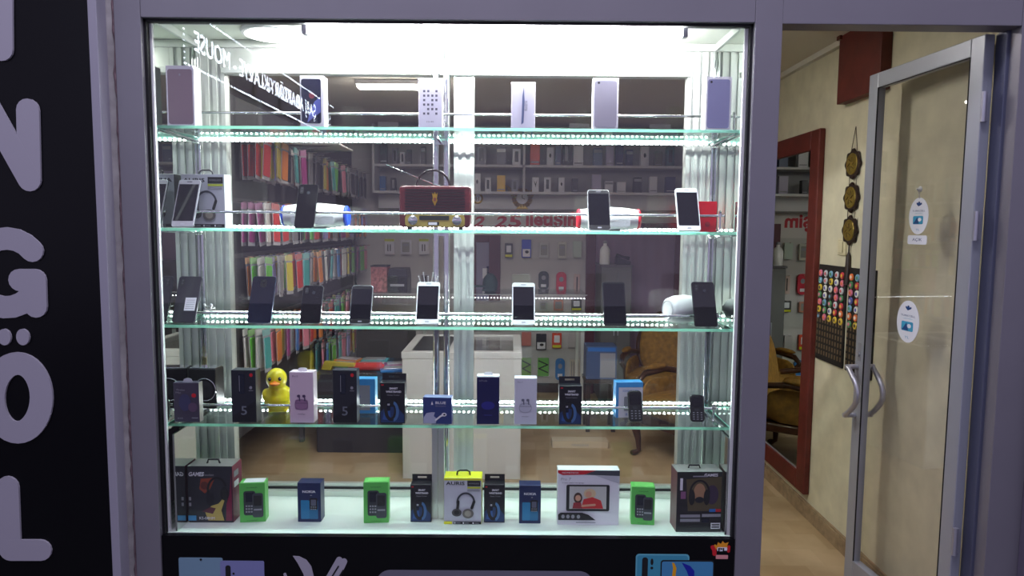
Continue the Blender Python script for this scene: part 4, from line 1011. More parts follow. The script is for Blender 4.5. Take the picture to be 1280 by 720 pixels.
COL = {'grey': (120, 120, 132), 'dark grey': (62, 62, 72), 'white': (214, 212, 220), 'orange': (216, 82, 48), 'blue grey': (96, 108, 140), 'black': (26, 26, 32), 'navy': (38, 44, 88), 'olive': (88, 88, 60), 'teal': (40, 84, 92), 'yellow': (226, 180, 30), 'lilac': (176, 168, 196), 'blue': (50, 100, 160)}
def row_boxes(rows, zi, zh, where):
    for k, (x0, x1, ht, cn, det) in enumerate(rows):
        Yf = YBK+.05
        c_ = at((x0+x1)/2, 220, Yf).x; w = (x1-x0)*(Yf+2.3)/856*.92; h = ht*(Yf+2.3)/856
        nb = where[k] if isinstance(where, list) else where
        t = thing('product_box', nb, 'box', (c_, Yf+.03, zS[zi]+.0005), group='phone boxes on the back shelving')
        mt = M('goods_'+cn.replace(' ', '_'), COL[cn], .4)
        b = MB(); b.box(-w/2, w/2, -.03, .03, 0, h, mt); b.build('carton', t, bevel=.001, seg=1)
        p = Print(w, h, -.03)
        if det == 'phone': p.rr(.28, .72, .2, .85, BLACK if cn != 'black' else GREYT, .004)
        elif det == 'dot': p.ell(.5, .55, .16, .12, BLACK)
        elif det == 'band': p.rect(.05, .95, .72, .9, GREYT if cn != 'grey' else CARDW)
        elif det == 'vee': p.poly([(.25, .85), (.5, .3), (.75, .85), (.5, .55)][::-1], BLACK)
        else: p.rect(.1, .9, .1, .16, GREYT)
        p.done(t)
A = [(475,484,27,'dark grey','plain','tall'),(490,497,20,'grey','phone',''),(500,506,15,'white','phone',''),(508,514,18,'dark grey','plain',''),(526,532,22,'dark grey','band',''),(595,608,24,'grey','phone',''),(620,633,22,'grey','band',''),(640,651,20,'white','phone',''),(662,675,31,'orange','plain',''),(683,692,22,'white','dot',''),(694,701,24,'blue grey','plain',''),(703,712,28,'black','phone',''),(716,729,24,'white','plain',''),(741,753,22,'blue grey','band',''),(757,767,24,'lilac','plain',''),(769,779,26,'navy','plain',''),(782,791,20,'navy','band',''),(800,811,24,'white','dot',''),(818,828,18,'olive','plain',''),(832,843,24,'teal','phone','')]
B = [(474,482,18,'blue','plain',''),(488,495,16,'black','phone',''),(592,601,22,'white','dot',''),(606,614,17,'white','phone',''),(621,632,20,'yellow','plain',''),(639,648,15,'grey','phone',''),(665,674,18,'white','vee',''),(680,689,18,'white','phone',''),(698,706,18,'white','dot',''),(715,723,17,'dark grey','plain',''),(740,752,22,'lilac','plain',''),(756,767,14,'white','band',''),(771,783,13,'white','plain',''),(792,803,19,'black','band',''),(812,822,20,'white','plain',''),(832,845,20,'navy','plain','')]
R0_ = [(445,472,11,'white','band',''),(710,737,10,'white','plain',''),(810,838,10,'white','band','')]
def lab(rows, which):
    out = []
    from collections import Counter
    cnt = Counter(); tot = Counter(r_[3] for r_ in rows)
    ordw = ['first', 'second', 'third', 'fourth', 'fifth', 'sixth', 'seventh', 'eighth']
    for r_ in rows:
        cnt[r_[3]] += 1
        pos = f'{ordw[cnt[r_[3]]-1]} {r_[3]} one from the left' if tot[r_[3]] > 1 else f'only {r_[3]} one there'
        out.append(f'{r_[3]} box on the {which} back shelf, {pos}')
    return out
row_boxes([r_[:5] for r_ in A], 1, 0, lab(A, 'middle')); row_boxes([r_[:5] for r_ in B], 2, 0, lab(B, 'lower'))
row_boxes([(max(r_[0], 472), r_[1]+(max(r_[0], 472)-r_[0]), *r_[2:5]) for r_ in R0_], 0, 0, lab(R0_, 'upper'))

# gold clock and plate
GA = M('antique_gold', (168, 140, 70), .35, .6, noise=.2, nscale=60)
c_ = at(653, 247, YBK+.05); zl = zS[3]-.012
t = thing('gold_clock', 'ornate gold clock with wings standing under the back shelves', 'clock', (c_.x, WYB-.104, zl))
h = c_.z-zl; b = MB(); n_ = 40; rr0 = .075
b.tube([(rr0*math.cos(2*PI*i/n_), 0, h+rr0*math.sin(2*PI*i/n_)) for i in range(n_)], [.018+.008*(i % 2) for i in range(n_)], GA, 8, closed=True)
for s_ in (-1, 1):
    for j in range(4): b.tube([(s_*.07, 0, h+.02*j-.01), (s_*(.11+.012*j), 0, h+.05+.02*j), (s_*(.10+.02*j), 0, h+.08+.012*j)], [.014, .012, .004], GA, 8)
b.lathe([(.085, -.012), (.085, -.002), (.06, .0)], GA, 24, Matrix.Translation((0, .004, h)) @ Matrix.Rotation(PI/2, 4, 'X')); b.build('wreath', t, smooth=True)
b = MB(); b.lathe([(.06, 0), (.06, .008), (.02, .009)], CARDW, 24, Matrix.Translation((0, .004, h)) @ Matrix.Rotation(PI/2, 4, 'X')); b.build('dial', t)
b = MB(); b.tube([(0, -.007, h), (0, -.007, h+.035)], .003, MATTE, 6); b.tube([(0, -.007, h), (.025, -.007, h-.01)], .003, MATTE, 6); b.build('hands', t)
b = MB(); b.prism([(-.06, 0), (.06, 0), (.04, .02), (.02, .03), (.015, max(.04, h-rr0)), (-.015, max(.04, h-rr0)), (-.02, .03), (-.04, .02)], -.02, .002, GA); b.build('stand', t)
c_ = at(597, 248, WYB-.11)
t = thing('gold_plate', 'small round gold plate with dark centre left of the gold clock', 'plate', (c_.x, WYB-.102, c_.z))
T = Matrix.Rotation(PI/2, 4, 'X'); MB().lathe([(.05, 0), (.052, .006), (.044, .01), (.034, .007)], GA, 28, T).build('rim', t, smooth=True)
b = MB(); b.lathe([(.034, .0072), (.03, .0075), (.01, .008)], CARDW, 24, T); b.build('face', t)
b = MB(); b.tube([(-.012, -.0085, -.02), (-.012, -.0085, .015), (0, -.0085, -.004), (.012, -.0085, .015), (.012, -.0085, -.02)], .003, GA, 6); b.build('emblem', t)

# red lettering on white band
z0 = at(650, 291, WYB-.02).z; z1_ = zS[3]-.03
t = thing('wall_lettering', 'red lettering on a white band across the back wall', 'sign', (0, WYB-.003, z0))
MB().box(at(545, 270, WYB).x, at(742, 270, WYB).x, -.006, 0, -.03, z1_-z0, M('band_white', (214, 208, 206), .5)).build('band', t)
RL = M('letter_red', (186, 26, 44), .5)
def wl(txt, p0, p1, ytop, ybot, sh=0):
    a_ = at(p0, ybot, WYB-.012); c_ = at(p1, ytop, WYB-.012); b = MB(); b.text(txt, (a_.x+c_.x)/2, (a_.z+c_.z)/2-z0, c_.x-a_.x, c_.z-a_.z, -.008, RL, .035, None, sh); b.build('lettering', t)
wl('2', 593, 606, 270, 284, .4); wl('2', 620, 634, 270, 284, .4); wl('5', 636, 652, 268, 285, .1); wl('iletişim', 657, 727, 265, 287)

# mahogany framed mirror/door at middle of back wall and lilac curtained doorway
def xat(px): return at(px, 400, WYB-.02).x
PUR = M('dark_maroon', (84, 34, 46), .4)
zt_ = at(650, 294, WYB-.03).z
t = thing('poster_board', 'maroon framed lilac board on the back wall behind the right counter', 'board', (xat(610), WYB, .9))
xl_, xr_ = xat(590)-xat(610), xat(625)-xat(610)
b = MB(); b.box(xr_-.11, xr_, -.03, -.001, 0, zt_-.9, PUR); b.box(xl_, xl_+.04, -.03, -.001, 0, zt_-.9, PUR); b.box(xl_+.04, xr_-.11, -.03, -.001, zt_-.9-.07, zt_-.9, PUR); b.build('frame', t, bevel=.003)
b = MB(); b.box(xl_+.04, xr_-.11, -.012, -.001, 0, zt_-.97, M('board_lilac', (150, 146, 172), .4)); b.build('panel', t)
b = MB(); b.box(xl_+.10, xl_+.16, -.016, -.0125, zt_-1.32, zt_-1.22, CARDW); b.box(xl_+.17, xr_-.13, -.016, -.0125, zt_-1.34, zt_-1.2, M('note_blue', (50, 50, 96), .5)); b.build('notes', t)
# doorway
dr = struct(bpy.data.objects.new('door_2', None)); C.objects.link(dr); x0, x1 = xat(731), xat(856); dr.location = ((x0+x1)/2, WYB-.002, 0); Wd = x1-x0; zt2 = 1.66
b = MB(); b.box(-Wd/2, -Wd/2+.09, -.05, 0, 0, zt2, PUR); b.box(Wd/2-.12, Wd/2-.04, -.05, 0, 0, zt2, PUR); b.box(-Wd/2+.09, Wd/2-.12, -.05, 0, zt2-.09, zt2, PUR); b.build('door_frame', dr, bevel=.004)
b = MB(); n_ = 44; xs0, xs1 = -Wd/2+.09, Wd/2-.12; vs = []; fs = []
for i in range(n_+1):
    x = xs0+(xs1-xs0)*i/n_; y = -.03+.005*math.sin(i*.9); vs += [(x, y, .1), (x, y, zt2-.09)]
for i in range(n_): fs.append((2*i, 2*i+2, 2*i+3, 2*i+1))
b.add(vs, fs, M('lilac_curtain', (140, 118, 142), .8)); b.build('curtain', dr, smooth=True)

# cabinet with bottle in front of curtain
CH = M('charcoal_cabinet', (96, 96, 94), .5)
Yc = 3.85; a_ = at(752, 331, Yc); c_ = at(790, 331, Yc); hz_ = a_.z
t = thing('side_cabinet', 'dark grey cabinet in front of the lilac curtain', 'cabinet', ((a_.x+c_.x)/2, Yc+.2, 0)); w = c_.x-a_.x
b = MB(); b.box(-w/2, w/2, -.2, .2, .03, hz_-.02, CH); b.build('body', t, bevel=.003)
b = MB(); b.box(-w/2-.01, w/2+.01, -.21, .21, hz_-.019, hz_, M('cabinet_top', (96, 92, 96), .4)); b.build('top', t, bevel=.003)
for i in (0, 1): b = MB(); b.box(-w/2+.01+i*w/2, -.005+i*w/2, -.212, -.201, .06, hz_-.05, CH); dd = b.build('door', t); MB().box(-w/2+.02 + (w/2-.04)*(1-i)+i*(w/2-.005), -w/2+.03+(w/2-.04)*(1-i)+i*(w/2-.005), -.222, -.213, hz_*.5, hz_*.6, SILVER).build('handle', dd)
a_ = at(758, 320, Yc)
t = thing('white_bottle', 'white plastic bottle on the dark grey cabinet', 'bottle', (a_.x, Yc+.1, hz_+.0005)); b = MB(); b.lathe([(.045, 0), (.047, .01), (.047, .13), (.03, .16), (.016, .17), (.016, .19)], WHITE, 18); b.build('bottle', t, smooth=True)
b = MB(); b.lathe([(.019, .19), (.019, .21), (.008, .215)], GREYT, 14); b.build('cap', t, smooth=True)
# black desk chair like shape on cabinet: monitor
a_ = at(780, 322, Yc)
t = thing('desk_phone', 'dark desk telephone on the grey cabinet beside the bottle', 'telephone', (a_.x, Yc+.1, hz_+.0005)); b = MB(); b.prism([(-.06, 0), (.07, 0), (.07, .03), (-.06, .07)], -.06, .06, BLACK); b.build('base', t, bevel=.004)
b = MB(); b.tube([(-.06, -.03, .085), (0, -.03, .07), (.06, -.03, .055)], [.018, .011, .018], BLACK, 10); b.build('handset', t, smooth=True)

# --- hanging goods on the back wall
def hang_item(px0, px1, y0, y1, colr, style, label):
    Y = WYB-.03; a_ = at(px0, y1, Y); c_ = at(px1, y0, Y); w = (c_.x-a_.x); h = c_.z-a_.z
    t = thing('hanging_pack', label, 'pack', ((a_.x+c_.x)/2, Y, a_.z), group='packs hanging on the back wall pegs')
    mt = M('pack_%d_%d_%d' % colr, colr, .4)
    b = MB()
    if style == 'round': b.prism(rrect(-w/2, w/2, 0, h, w*.42, 8), -.012, .012, mt)
    else: b.prism(rrect(-w/2, w/2, 0, h*.94, .006), -.012, .012, mt)
    b.build('pack', t, bevel=.002)
    b = MB(); b.tube([(0, .029, h*.93), (0, -.045, h*.93), (0, -.05, h*.96)], .003, CHROME, 6); b.build('peg', t)
    p = Print(w, h, -.0125)
    if style == 'screen': p.rr(.2, .8, .35, .8, CARDW, .006).rect(0.05, .95, .04, .2, YEL)
    elif style == 'two': p.rect(.1, .9, .05, .45, CARDW).ell(.55, .3, .2, .08, BLACK)
    elif style == 'window': p.rr(.15, .85, .15, .8, M('pack_inner', (150, 148, 140), .4), .006).rect(.25, .75, .55, .7, GREYT)
    elif style == 'round': p.ell(.5, .65, .22, .12, GREYT).rect(.25, .75, .15, .3, CARDW)
    elif style == 'zig': p.line([(.1, .8), (.9, .6), (.1, .4), (.9, .2)], .006, BLACK)
    elif style == 'bars':
        for i in range(4): p.rect(.12+.22*i, .2+.22*i, .1, .85, GREYT)
    elif style == 'top': p.rect(.0, 1, .78, .93, M('pack_yellow_green', (190, 196, 50), .4)).rect(.3, .4, .2, .6, BLACK).rect(.55, .65, .2, .6, BLACK)
    elif style == 'stick': p.rect(.42, .62, .15, .8, BLACK)
    p.done(t)
W_ = (196, 194, 190)
for args in [
 (631,641,303,322,(70,70,76),'screen','dark pack with white window and yellow foot, first of the upper peg row'),
 (652,664,298,322,(50,80,200),'two','blue and white pack in the upper peg row'),
 (674,686,302,322,W_,'window','pale pack with grey window directly right of the blue and white pack'),
 (697,708,301,323,(206,204,190),'window','pale narrow pack, fourth of the upper peg row'),
 (716,727,300,322,(190,204,190),'plain','pale green edged pack at the right end of the upper peg row'),
 (640,662,342,362,(190,190,182),'plain','wide pale pack behind the white phone on the second peg row'),
 (673,686,339,362,(30,48,46),'round','dark green rounded pack on the second peg row'),
 (695,708,340,366,(206,28,56),'round','bright red rounded pack on the second peg row'),
 (717,725,341,365,(206,180,170),'stick','narrow pinkish pack with a dark stick, second peg row'),
 (674,684,376,388,(176,180,180),'window','grey pack just above the chrome rail, third peg row'),
 (692,704,374,388,(204,140,120),'window','pinkish pack in the third peg row'),
 (714,727,373,388,(70,68,66),'screen','dark framed pack at the right of the third peg row'),
 (652,664,414,432,(200,120,110),'plain','white and red pack in the fourth peg row beside the counter'),
 (670,683,416,437,(30,34,44),'two','black and blue pack in the fourth peg row'),
 (690,702,415,435,(226,80,50),'screen','orange red pack in the fourth peg row'),
 (710,720,416,434,(190,184,184),'plain','pale grey pack at the right of the fourth peg row'),
 (652,664,446,470,(120,170,70),'zig','green pack with black zigzag beside the white counter'),
 (672,686,446,470,(110,180,80),'zig','green pack with black zigzag left of the blue bottle shaped pack'),
 (694,706,448,475,(50,120,190),'round','blue and white rounded pack in the lowest peg row'),
 (712,725,448,474,(206,196,180),'bars','beige pack of thin sticks in the lowest peg row'),
 (481,493,297,318,(216,214,220),'top','white pack with yellow green top, first above the printer'),
 (501,514,299,318,(206,204,212),'window','white pack in the middle of the three above the printer'),
 (524,536,297,318,(220,218,224),'top','white pack with yellow green top, last of three beside the posts'),
 (527,536,343,356,(120,116,112),'stick','small grey pack hanging low between printer and chrome posts')]:
    hang_item(*args)

# printer and patterned box on the back counter, glass counter
GZ = None
Yg = 3.2; a_ = at(420, 366, Yg); c_ = at(762, 366, Yg); gz = a_.z; gx0, gx1 = max(a_.x, -1.25), c_.x-.18
t = thing('glass_counter', 'long glass topped counter with a lit strip at the back of the shop', 'counter', ((gx0+gx1)/2, Yg+.25, 0)); L = (gx1-gx0)/2
b = MB(); b.box(-L, L, -.25, .25, gz-.008, gz, SGLASS); b.build('glass_top', t)
b = MB(); b.box(-L, L, -.25, -.242, gz-.3, gz-.0085, GLASS); b.build('front_glass', t)
b = MB(); b.box(-L, L, -.24, .24, gz-.309, gz-.301, SGLASS); b.build('lower_shelf', t)
b = MB(); b.box(-L, -L+.42, -.24, .24, .0006, gz-.31, M('counter_grey', (72, 70, 72), .5)); b.build('cabinet', t, bevel=.003)
for q_ in ((L-.03, -.22), (L-.03, .22), (-L+.5, .22)):
    b = MB(); b.box(q_[0]-.012, q_[0]+.012, q_[1]-.012, q_[1]+.012, .0006, gz-.31, ALUI); b.build('leg', t)
b = MB(); b.box(-L, L, -.254, -.246, gz-.006, gz-.002, ALUI); b.build('front_trim', t)
b = MB(); x = -L+.03
while x < L-.02:
    b.box(x-.003, x+.003, -.236, -.232, gz-.035, gz-.030, M('small_diode', (255, 255, 255), .4, emit=(.9, .97, 1), es=14)); x += .026
tag(b.build('diodes', t), kind='stuff')
a_ = at(467, 362, Yg+.2); 
x, w, h = place(484, 509, 336, Yg+.08, gz)
t = thing('printer', 'black receipt printer on the glass counter under the hanging packs', 'printer', (x, Yg+.2, gz+.0006)); b = MB(); b.box(-w/2, w/2, -.12, .12, 0, h*.65, BLACK); b.prism([(-w/2, h*.65), (w/2, h*.65), (w/2-.01, h), (-w/2+.01, h)], -.10, .12, M('printer_lid', (44, 44, 52), .4)); b.build('body', t, bevel=.006)
b = MB(); b.box(-w*.35, w*.35, -.125, -.1205, h*.25, h*.35, GREYT); b.build('paper_slot', t)
x, w, h = place(463, 483, 334, Yg+.08, gz)
t = thing('patterned_box', 'pink and dark patterned box beside the black printer', 'box', (x, Yg+.18, gz+.0006)); b = MB(); b.box(-w/2, w/2, -.08, .08, 0, h, M('floral_pink', (150, 92, 92), .6, noise=.6, nscale=40)); b.build('carton', t, bevel=.002)
b = MB(); b.box(-w/2-.002, w/2+.002, -.082, .082, h+.0005, h+.012, MATTE); b.build('lid', t)
x, w, h = place(600, 622, 343, Yg+.1, gz)
t = thing('cloth_cap', 'dark teal cap lying on the glass counter in front of the board', 'cap', (x, Yg+.15, gz+.014)); b = MB(); TC = M('teal_cloth', (24, 52, 54), .8); b.ball((0.01, 0, h*.35), (w*.45, w*.45, h*.62), TC, 18); b.box(-.06, .06, -.06, .06, .0, .01, TC); b.build('crown', t, smooth=True, remesh=.008)
b = MB(); b.prism(rrect(-w*.85, -w*.1, h*.2, h*.28, .006), -.05, .05, TC); b.build('brim', t)
# tripod / stand
x, w, h = place(450, 463, 292, Yg+.3, gz)
t = thing('selfie_stand', 'thin black phone stand on the counter left of the patterned box', 'stand', (x-.04, Yg+.12, gz+.0006)); b = MB(); b.tube([(0, 0, 0.0), (0, 0, h)], .008, BLACK, 8); b.build('pole', t)
b = MB(); b.box(-.05, .05, -.01, .01, h, h+.015, BLACK); b.box(-.035, -.025, -.012, .012, h+.015, h+.04, BLACK); b.box(.025, .035, -.012, .012, h+.015, h+.04, BLACK); b.build('clamp', t)
b = MB(); [b.tube([(0, 0, .06), (.09*math.cos(q_), .09*math.sin(q_), .004)], .005, BLACK, 6) for q_ in (0.3, 2.4, 4.5)]; b.build('tripod_legs', t)
x, w, h = place(587, 602, 372, Yg-.0, gz)

# --- white counters
WC = M('counter_white', (206, 208, 206), .35, noise=.02, nscale=3)
Zc = .93; ytp = 441
def counter(px0, px1, Yf, label, dark):
    a_ = at(px0, 520, Yf); c_ = at(px1, 520, Yf); w = c_.x-a_.x; dp = .72
    zc = at((px0+px1)/2, 440, Yf).z
    t = thing('white_counter', label, 'counter', ((a_.x+c_.x)/2, Yf+dp/2, 0), group='white display counters')
    b = MB(); b.box(-w/2, w/2, -dp/2, dp/2, .0006, zc-.045, WC); b.build('body', t, bevel=.003)
    b = MB(); fr = .05
    b.box(-w/2-.004, w/2+.004, -dp/2-.004, -dp/2+fr, zc-.044, zc, WC); b.box(-w/2-.004, w/2+.004, dp/2-fr, dp/2, zc-.044, zc, WC)
    b.box(-w/2-.004, -w/2+fr, -dp/2+fr, dp/2-fr, zc-.044, zc, WC); b.box(w/2-fr, w/2+.004, -dp/2+fr, dp/2-fr, zc-.044, zc, WC); b.build('top_frame', t, bevel=.003)
    b = MB(); b.box(-w/2+fr+.001, w/2-fr-.001, -dp/2+fr+.001, dp/2-fr-.001, zc-.02, zc-.006, GLASS if not dark else M('dark_mat', (38, 40, 46), .4)); b.build('top_panel', t)
    if not dark:
        b = MB(); b.box(-w/2+fr+.001, w/2-fr-.001, -dp/2+fr+.001, dp/2-fr-.001, zc-.0445, zc-.035, M('counter_lining', (150, 150, 148), .6)); b.build('lining', t)
    return zc
counter(503, 569, 1.95, 'white counter with dark mat top, left of the chrome posts', True)
counter(571, 651, 1.95, 'white counter with glass panel top, right of the chrome posts', False)

# --- armchairs
def armchair(x, y, rz, s, label):
    t = thing('armchair', label, 'armchair', (x, y, 0), (0, 0, rz), 'gold armchairs with dark wood frames')
    UP = M('gold_upholstery', (140, 102, 36), .75, noise=.3, nscale=25, bump=.2); WD = M('dark_walnut', (66, 36, 20), .35, noise=.3, nscale=20)
    b = MB(); b.ball((0, -.02, .40), (.30, .29, .085), UP, 22, e=.5); b.build('seat', t, smooth=True)
    b = MB(); b.prism(rrect(-.30, .30, .26, .33, .02), -.30, .26, WD); b.build('seat_rail', t, bevel=.008)
    T = Matrix.Translation((0, .27, .66)) @ Matrix.Rotation(math.radians(-10), 4, 'X')
    b = MB(); b.ball((0, 0, 0), (.29, .06, .31), UP, 24, T, e=.8); b.build('backrest', t, smooth=True)
    b = MB(); n_ = 32; b.tube([T @ Vector((.31*math.cos(2*PI*i/n_), .02, .335*math.sin(2*PI*i/n_))) for i in range(n_)], .024, WD, 8, closed=True); b.tube([T @ Vector((-.08, 0, .36)), T @ Vector((0, 0, .40)), T @ Vector((.08, 0, .36))], [.012, .026, .012], WD, 8); b.build('back_frame', t, smooth=True)
    for s_ in (-1, 1):
        b = MB(); b.tube([(s_*.29, .22, .60), (s_*.33, .05, .63), (s_*.34, -.15, .61), (s_*.33, -.22, .56), (s_*.31, -.17, .50), (s_*.29, -.16, .33)], [.022, .024, .026, .024, .02, .024], WD, 10); b.build('arm', t, smooth=True)
        b = MB(); b.ball((s_*.335, -.04, .655), (.035, .12, .024), UP, 14); b.build('arm_pad', t, smooth=True)
        b = MB(); b.ball((s_*.285, .0, .46), (.025, .22, .13), UP, 14, e=.7); b.build('side_panel', t, smooth=True)
        for yy_, o_ in ((-.26, -1), (.22, 1)):
            b = MB(); b.tube([(s_*.26, yy_, .30), (s_*.29, yy_+o_*.03, .24), (s_*.27, yy_+o_*.01, .12), (s_*.26, yy_+o_*.01, .04), (s_*.28, yy_+o_*.04, .018)], [.042, .04, .024, .018, .022], WD, 10); b.ball((s_*.28, yy_+o_*.045, .02), (.028, .03, .0195), WD, 10); b.build('leg', t, smooth=True)
    t.scale = (s, s, s)
armchair(1.26, 2.38, math.radians(-58), .92, 'gold armchair nearest the window beside the mirror wall')
armchair(1.27, 3.3, math.radians(-25), .90, 'gold armchair farther back in front of the lilac curtain')
# yellow-framed narrow panel near right wall at the back handled by chairs; blue box by the curtain
x, w, h = place(748, 768, 452, 3.3, .42)
t = thing('blue_carton', 'blue and white carton standing on a dark stool before the curtain', 'box', (.72, 3.1, .421)); b = MB(); b.box(-.12, .12, -.1, .1, 0, .26, M('carton_slate_blue', (70, 90, 130), .5)); b.build('carton', t, bevel=.002); p = Print(.24, .26, -.1); p.rect(.45, .95, .05, .8, GREYT).rect(.05, .95, .85, .97, BLUE); p.done(t)
t = thing('stool', 'dark low stool carrying the blue and white carton', 'stool', (.72, 3.1, 0)); b = MB(); b.box(-.13, .13, -.13, .13, .39, .42, M('stool_wood', (52, 34, 28), .5)); b.build('seat', t, bevel=.005)
for sx in (-1, 1):
    for sy in (-1, 1): b = MB(); b.box(sx*.10-.015, sx*.10+.015, sy*.10-.015, sy*.10+.015, .0005, .3895, M('stool_wood', (52, 34, 28), .5)); b.build('leg', t)

# flat block put in for a pale rectangle taken for a reflection
a_ = at(690, 558, Z=.01); c_ = at(760, 558, Z=.01)
t = thing('reflection_block', 'flat pale block on the patterned floor standing in for a reflection', 'box', ((a_.x+c_.x)/2, a_.y+.05, 0)); w = c_.x-a_.x; b = MB(); b.box(-w/2, w/2, -.06, .06, .0006, .05, M('block_beige', (200, 184, 156), .6)); b.build('carton', t, bevel=.002)
p = Print(w, .05, -.06); p.text('FRAGILE', .5, .5, .3, .35, GREYT); p.done(t)

# --- left wall rack: white canopy plates and hanging case packs
RX = -1.5
LW = thing('peg_rack', 'grey peg rails for phone cases along the left wall', 'rack', (RX, 2.6, 0))
rowsZ = [2.08, 1.72, 1.42, 1.03, .74]; PEG = []
for z in rowsZ:
    b = MB(); b.box(.001, .016, -1.3, 1.5, z+.005, z+.03, M('rail_grey', (90, 88, 92), .4, .5)); b.build('rail', LW)
b = MB(); b.box(-.03, -.001, -1.3, 1.62, .42, 2.3, M('rack_back_dark', (70, 68, 72), .6)); b.build('backing', LW)
for yy in (-1.27, .1, 1.58):
    b = MB(); b.box(-.06, -.031, yy-.02, yy+.02, .0006, 2.35, M('rail_grey', (90, 88, 92), .4, .5)); b.build('post', LW)
pcs = {'red': (206, 60, 56), 'green': (96, 180, 60), 'yellow': (208, 190, 60), 'blue': (50, 116, 190), 'teal': (70, 160, 160), 'purple': (150, 50, 120), 'lilac': (150, 140, 200), 'white': (214, 210, 206), 'black': (40, 38, 44), 'pink': (220, 130, 150), 'orange': (222, 130, 50), 'grey': (130, 128, 132)}
proto = {}
for cn, cc in pcs.items():
    mt = M('case_'+cn, cc, .35, coat=.3); CL = M('clear_bag_and_glint', (178, 178, 184), .15)
    b = MB(); b.prism(rrect(-.038, .038, -.215, -.045, .01, 3), -.006, .006, mt, Matrix.Rotation(PI/2, 4, 'Z')); b.box(-.0008, .0008, -.046, .046, -.235, -.03, CL); b.box(-.0045, .0045, -.044, .044, -.034, .0, M('header_'+cn, tuple(min(255, int(q*.5+100)) for q in cc), .4))
    b.prism([(-.02, -.08), (.0, -.08), (.02, -.15), (-.0, -.15)][::-1], .0062, .0068, CL, Matrix.Rotation(PI/2, 4, 'Z'))  # pale slanted strip: highlight on the bag, put in as colour
    proto[cn] = b.build('phone_case_pack'); 
rown = ['top', 'second', 'third', 'fourth', 'lowest']; first = {}
pal = [['red', 'yellow', 'green', 'black', 'white', 'grey', 'black', 'yellow', 'teal', 'green', 'pink', 'grey', 'black', 'black', 'black', 'black', 'black', 'grey', 'black'],
       ['purple', 'blue', 'red', 'grey', 'black', 'green', 'pink', 'white', 'red', 'grey', 'purple', 'lilac', 'blue', 'red', 'grey', 'black', 'purple', 'red', 'black'],
       ['green', 'lilac', 'yellow', 'red', 'teal', 'blue', 'orange', 'yellow', 'teal', 'teal', 'white', 'yellow', 'grey', 'purple', 'green', 'lilac', 'purple', 'purple', 'blue'],
       ['white', 'pink', 'yellow', 'white', 'pink', 'red', 'orange', 'lilac', 'pink', 'teal', 'green', 'yellow', 'red', 'white', 'grey', 'orange', 'blue', 'yellow', 'green']]
pal.append(pal[3][::-1])
used = set()
pegs = MB()
for r_, z in enumerate(rowsZ):
    for c_ in (range(16) if r_ < 4 else range(7, 16)):
        y = 1.45+c_*.17+(.0 if r_ % 2 else .05)
        pegs.tube([(.017, y-2.6, z+.012), (.20, y-2.6, z+.012)], .003, CHROME, 6)
        for k in range(4):
            cn = pal[r_][c_] if random.random() < .55 else random.choice(list(pcs))
            o = proto[cn] if cn not in used else proto[cn].copy()
            if cn in used: C.objects.link(o)
            used.add(cn)
            o.location = (RX+.045+.038*k, y+random.uniform(-.03, .03), z+.006)
            o.rotation_euler = (random.uniform(-.14, .14), random.uniform(-.05, .05), random.uniform(-.16, .16))
            tag(o, f'{cn} phone case pack hanging in the {rown[r_]} row of the left wall rack', 'phone case', f'{cn} packs in the {rown[r_]} row of the left wall rack')
for cn in list(proto):
    if cn not in used: bpy.data.objects.remove(proto[cn])
tag(pegs.build('pegs', LW), kind='stuff')
for i, (px0, px1, y_) in enumerate(((318, 366, 182), (338, 392, 199))):
    zz = 2.12; Yn = 1.75+i*.75
    t = thing('wall_plate_shelf', 'small white plate shelf above the left wall rack, ' + ('nearer the window' if i == 0 else 'farther from the window'), 'shelf', (RX+.001, Yn, 2.14)); 
    b = MB(); b.box(0, .36, -.2, .2, 0, .012, WHITE); b.build('plate', t, bevel=.002)
    for s_ in (-1, 1): b = MB(); b.prism([(0.001, -.05), (.30, -.001), (0.001, -.001)], s_*.15-.004, s_*.15+.004, GREYT); b.build('bracket', t)

# low bin with merchandise (left, behind): dark rack with bagged goods
t = thing('merchandise_bin', 'low dark wire bin heaped with bagged accessories by the left counter', 'bin', (-1.03, 2.75, 0)); DKB = M('bin_dark', (46, 44, 52), .6)
b = MB()
for x0_, x1_, y0_, y1_ in ((-.33, .34, -.3, -.28), (-.34, .34, .28, .3), (-.34, -.32, -.28, .28), (.32, .34, -.28, .28)): b.box(x0_, x1_, y0_, y1_, .0006, .57, DKB)
b.box(-.32, .32, -.28, .28, .55, .57, DKB); b.build('bin', t, bevel=.003)
goods = [('yellow', 'yellow toy gun shaped pack'), ('red', 'red tube shaped pack'), ('blue', 'blue flat pack'), ('green', 'green flat pack'), ('white', 'white flat pack'), ('purple', 'purple flat pack'), ('orange', 'orange flat pack'), ('teal', 'teal flat pack')]
for k, (cn, ds) in enumerate(goods):
    mt = M('case_'+cn, pcs[cn], .35, coat=.3)
    b = MB()
    if k == 0: b.prism([(-.13, 0), (-.05, 0), (-.04, .03), (.13, .035), (.13, .06), (-.1, .065)], -.02, .02, mt)
    elif k == 1: b.tube([(-.13, 0, .03), (-.11, 0, .03), (.11, 0, .03), (.13, 0, .03)], [.015, .03, .03, .015], mt, 12)
    else: b.box(-.10, .10, -.06, .06, 0, .022, mt); b.box(-.08, .08, -.045, .045, .022, .03, M('clear_bag_and_glint', (178, 178, 184), .15))
    o = b.build('bagged_accessory', bevel=.004)
    o.location = (-1.03+(-.2+.2*(k % 3)), 2.55+.16*(k//3), .575); o.rotation_euler = (0, 0, (k % 3-1)*.25)
    if k in (0, 1): o.location.z += .03; 
    o.location.z = .572
    tag(o, f'{ds} lying in the low dark bin', 'pack', 'bagged accessories in the bin')

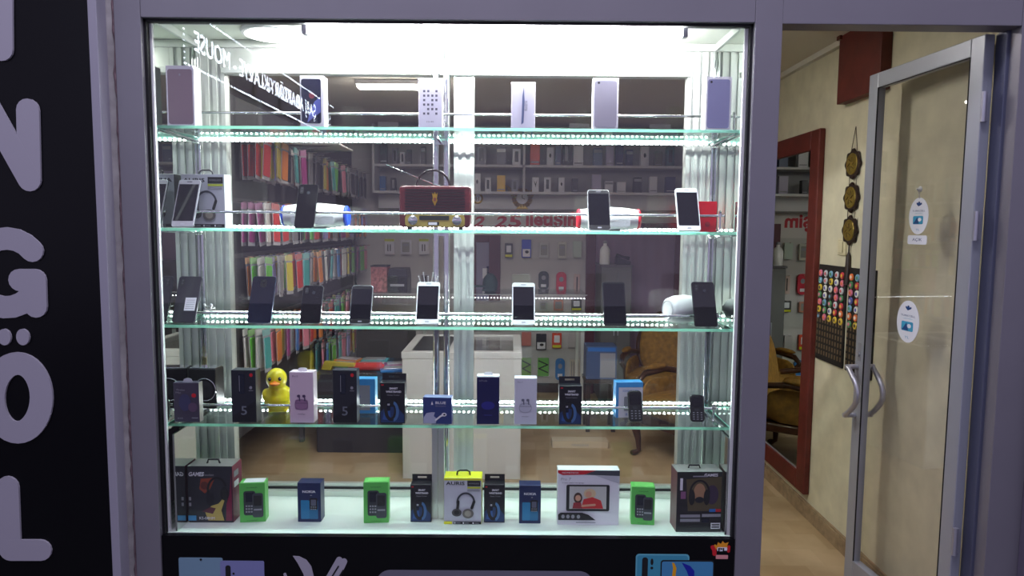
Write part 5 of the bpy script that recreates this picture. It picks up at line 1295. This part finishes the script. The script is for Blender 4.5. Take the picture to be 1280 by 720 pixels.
# ================================================================== street sign seen as a reflection in the window glass
t = thing('street_led_sign', 'long dotted LED sign across the street mirrored in the window glass', 'sign', (-2.6, -3.25, 2.9))
b = MB(); LB_ = M('led_sign_rail', (90, 88, 100), .5)
b.box(-.03, -.001, -3.9, 0, -.03, -.005, LB_); b.box(-.03, -.001, -3.9, 0, .415, .44, LB_)
for i in range(6): b.box(-.03, -.001, -.78*i-.01 if i else -.012, -.78*i+.01 if i else 0, -.005, .415, LB_)
b.box(-.03, -.004, -3.9, 0, .15, .17, LB_); b.build('sign_frame', t)
LW_ = M('led_letters', (255, 255, 255), .5, emit=(.75, .85, 1), es=24)
Ts = Matrix.Translation((0, -1.95, .2)) @ Matrix.Rotation(PI/2, 4, 'Z')
b = MB(); b.text('ŞARJ ADAPTÖR - KLAVYE - MOUSE', 0, 0, 3.5, .25, -.004, LW_, .0, Ts); b.build('lettering', t)
b = MB(); s_ = 0
while s_ < 3.86:
    for z in (-.02, .42): b.box(0, .004, -.02-s_-.03, -.02-s_, z, z+.014, LW_)
    s_ += .07
for i in range(9): b.box(0, .004, -.03, -.018, .02+i*.045, .032+i*.045, LW_)
tag(b.build('diodes', t), kind='stuff')

# ================================================================== light
w = bpy.data.worlds.new('dusk'); sc.world = w; w.use_nodes = True
bg = w.node_tree.nodes['Background']; bg.inputs[0].default_value = (.62, .57, .84, 1); bg.inputs[1].default_value = .42
def area(name, loc, rot, size, sy, power, col):
    l = bpy.data.lights.new(name, 'AREA'); l.shape = 'RECTANGLE'; l.size = size; l.size_y = sy; l.energy = power; l.color = col
    o = bpy.data.objects.new(name, l); C.objects.link(o); o.location = loc; o.rotation_euler = rot; return o
area('facade_fill', (-.3, -1.5, 4.9), (math.radians(24), 0, 0), 2.4, .5, 66, (.84, .82, 1))  # added area lamp above the pavement, brightens the facade from above
sc.view_settings.view_transform = 'Standard'; sc.view_settings.look = 'None'; sc.view_settings.exposure = .42; sc.view_settings.gamma = 1
sc.view_settings.use_curve_mapping = False
sc.cycles.use_denoising = True; sc.cycles.max_bounces = 14; sc.cycles.transparent_max_bounces = 40; sc.cycles.glossy_bounces = 6
sc.cycles.sample_clamp_indirect = 6; sc.cycles.caustics_reflective = False
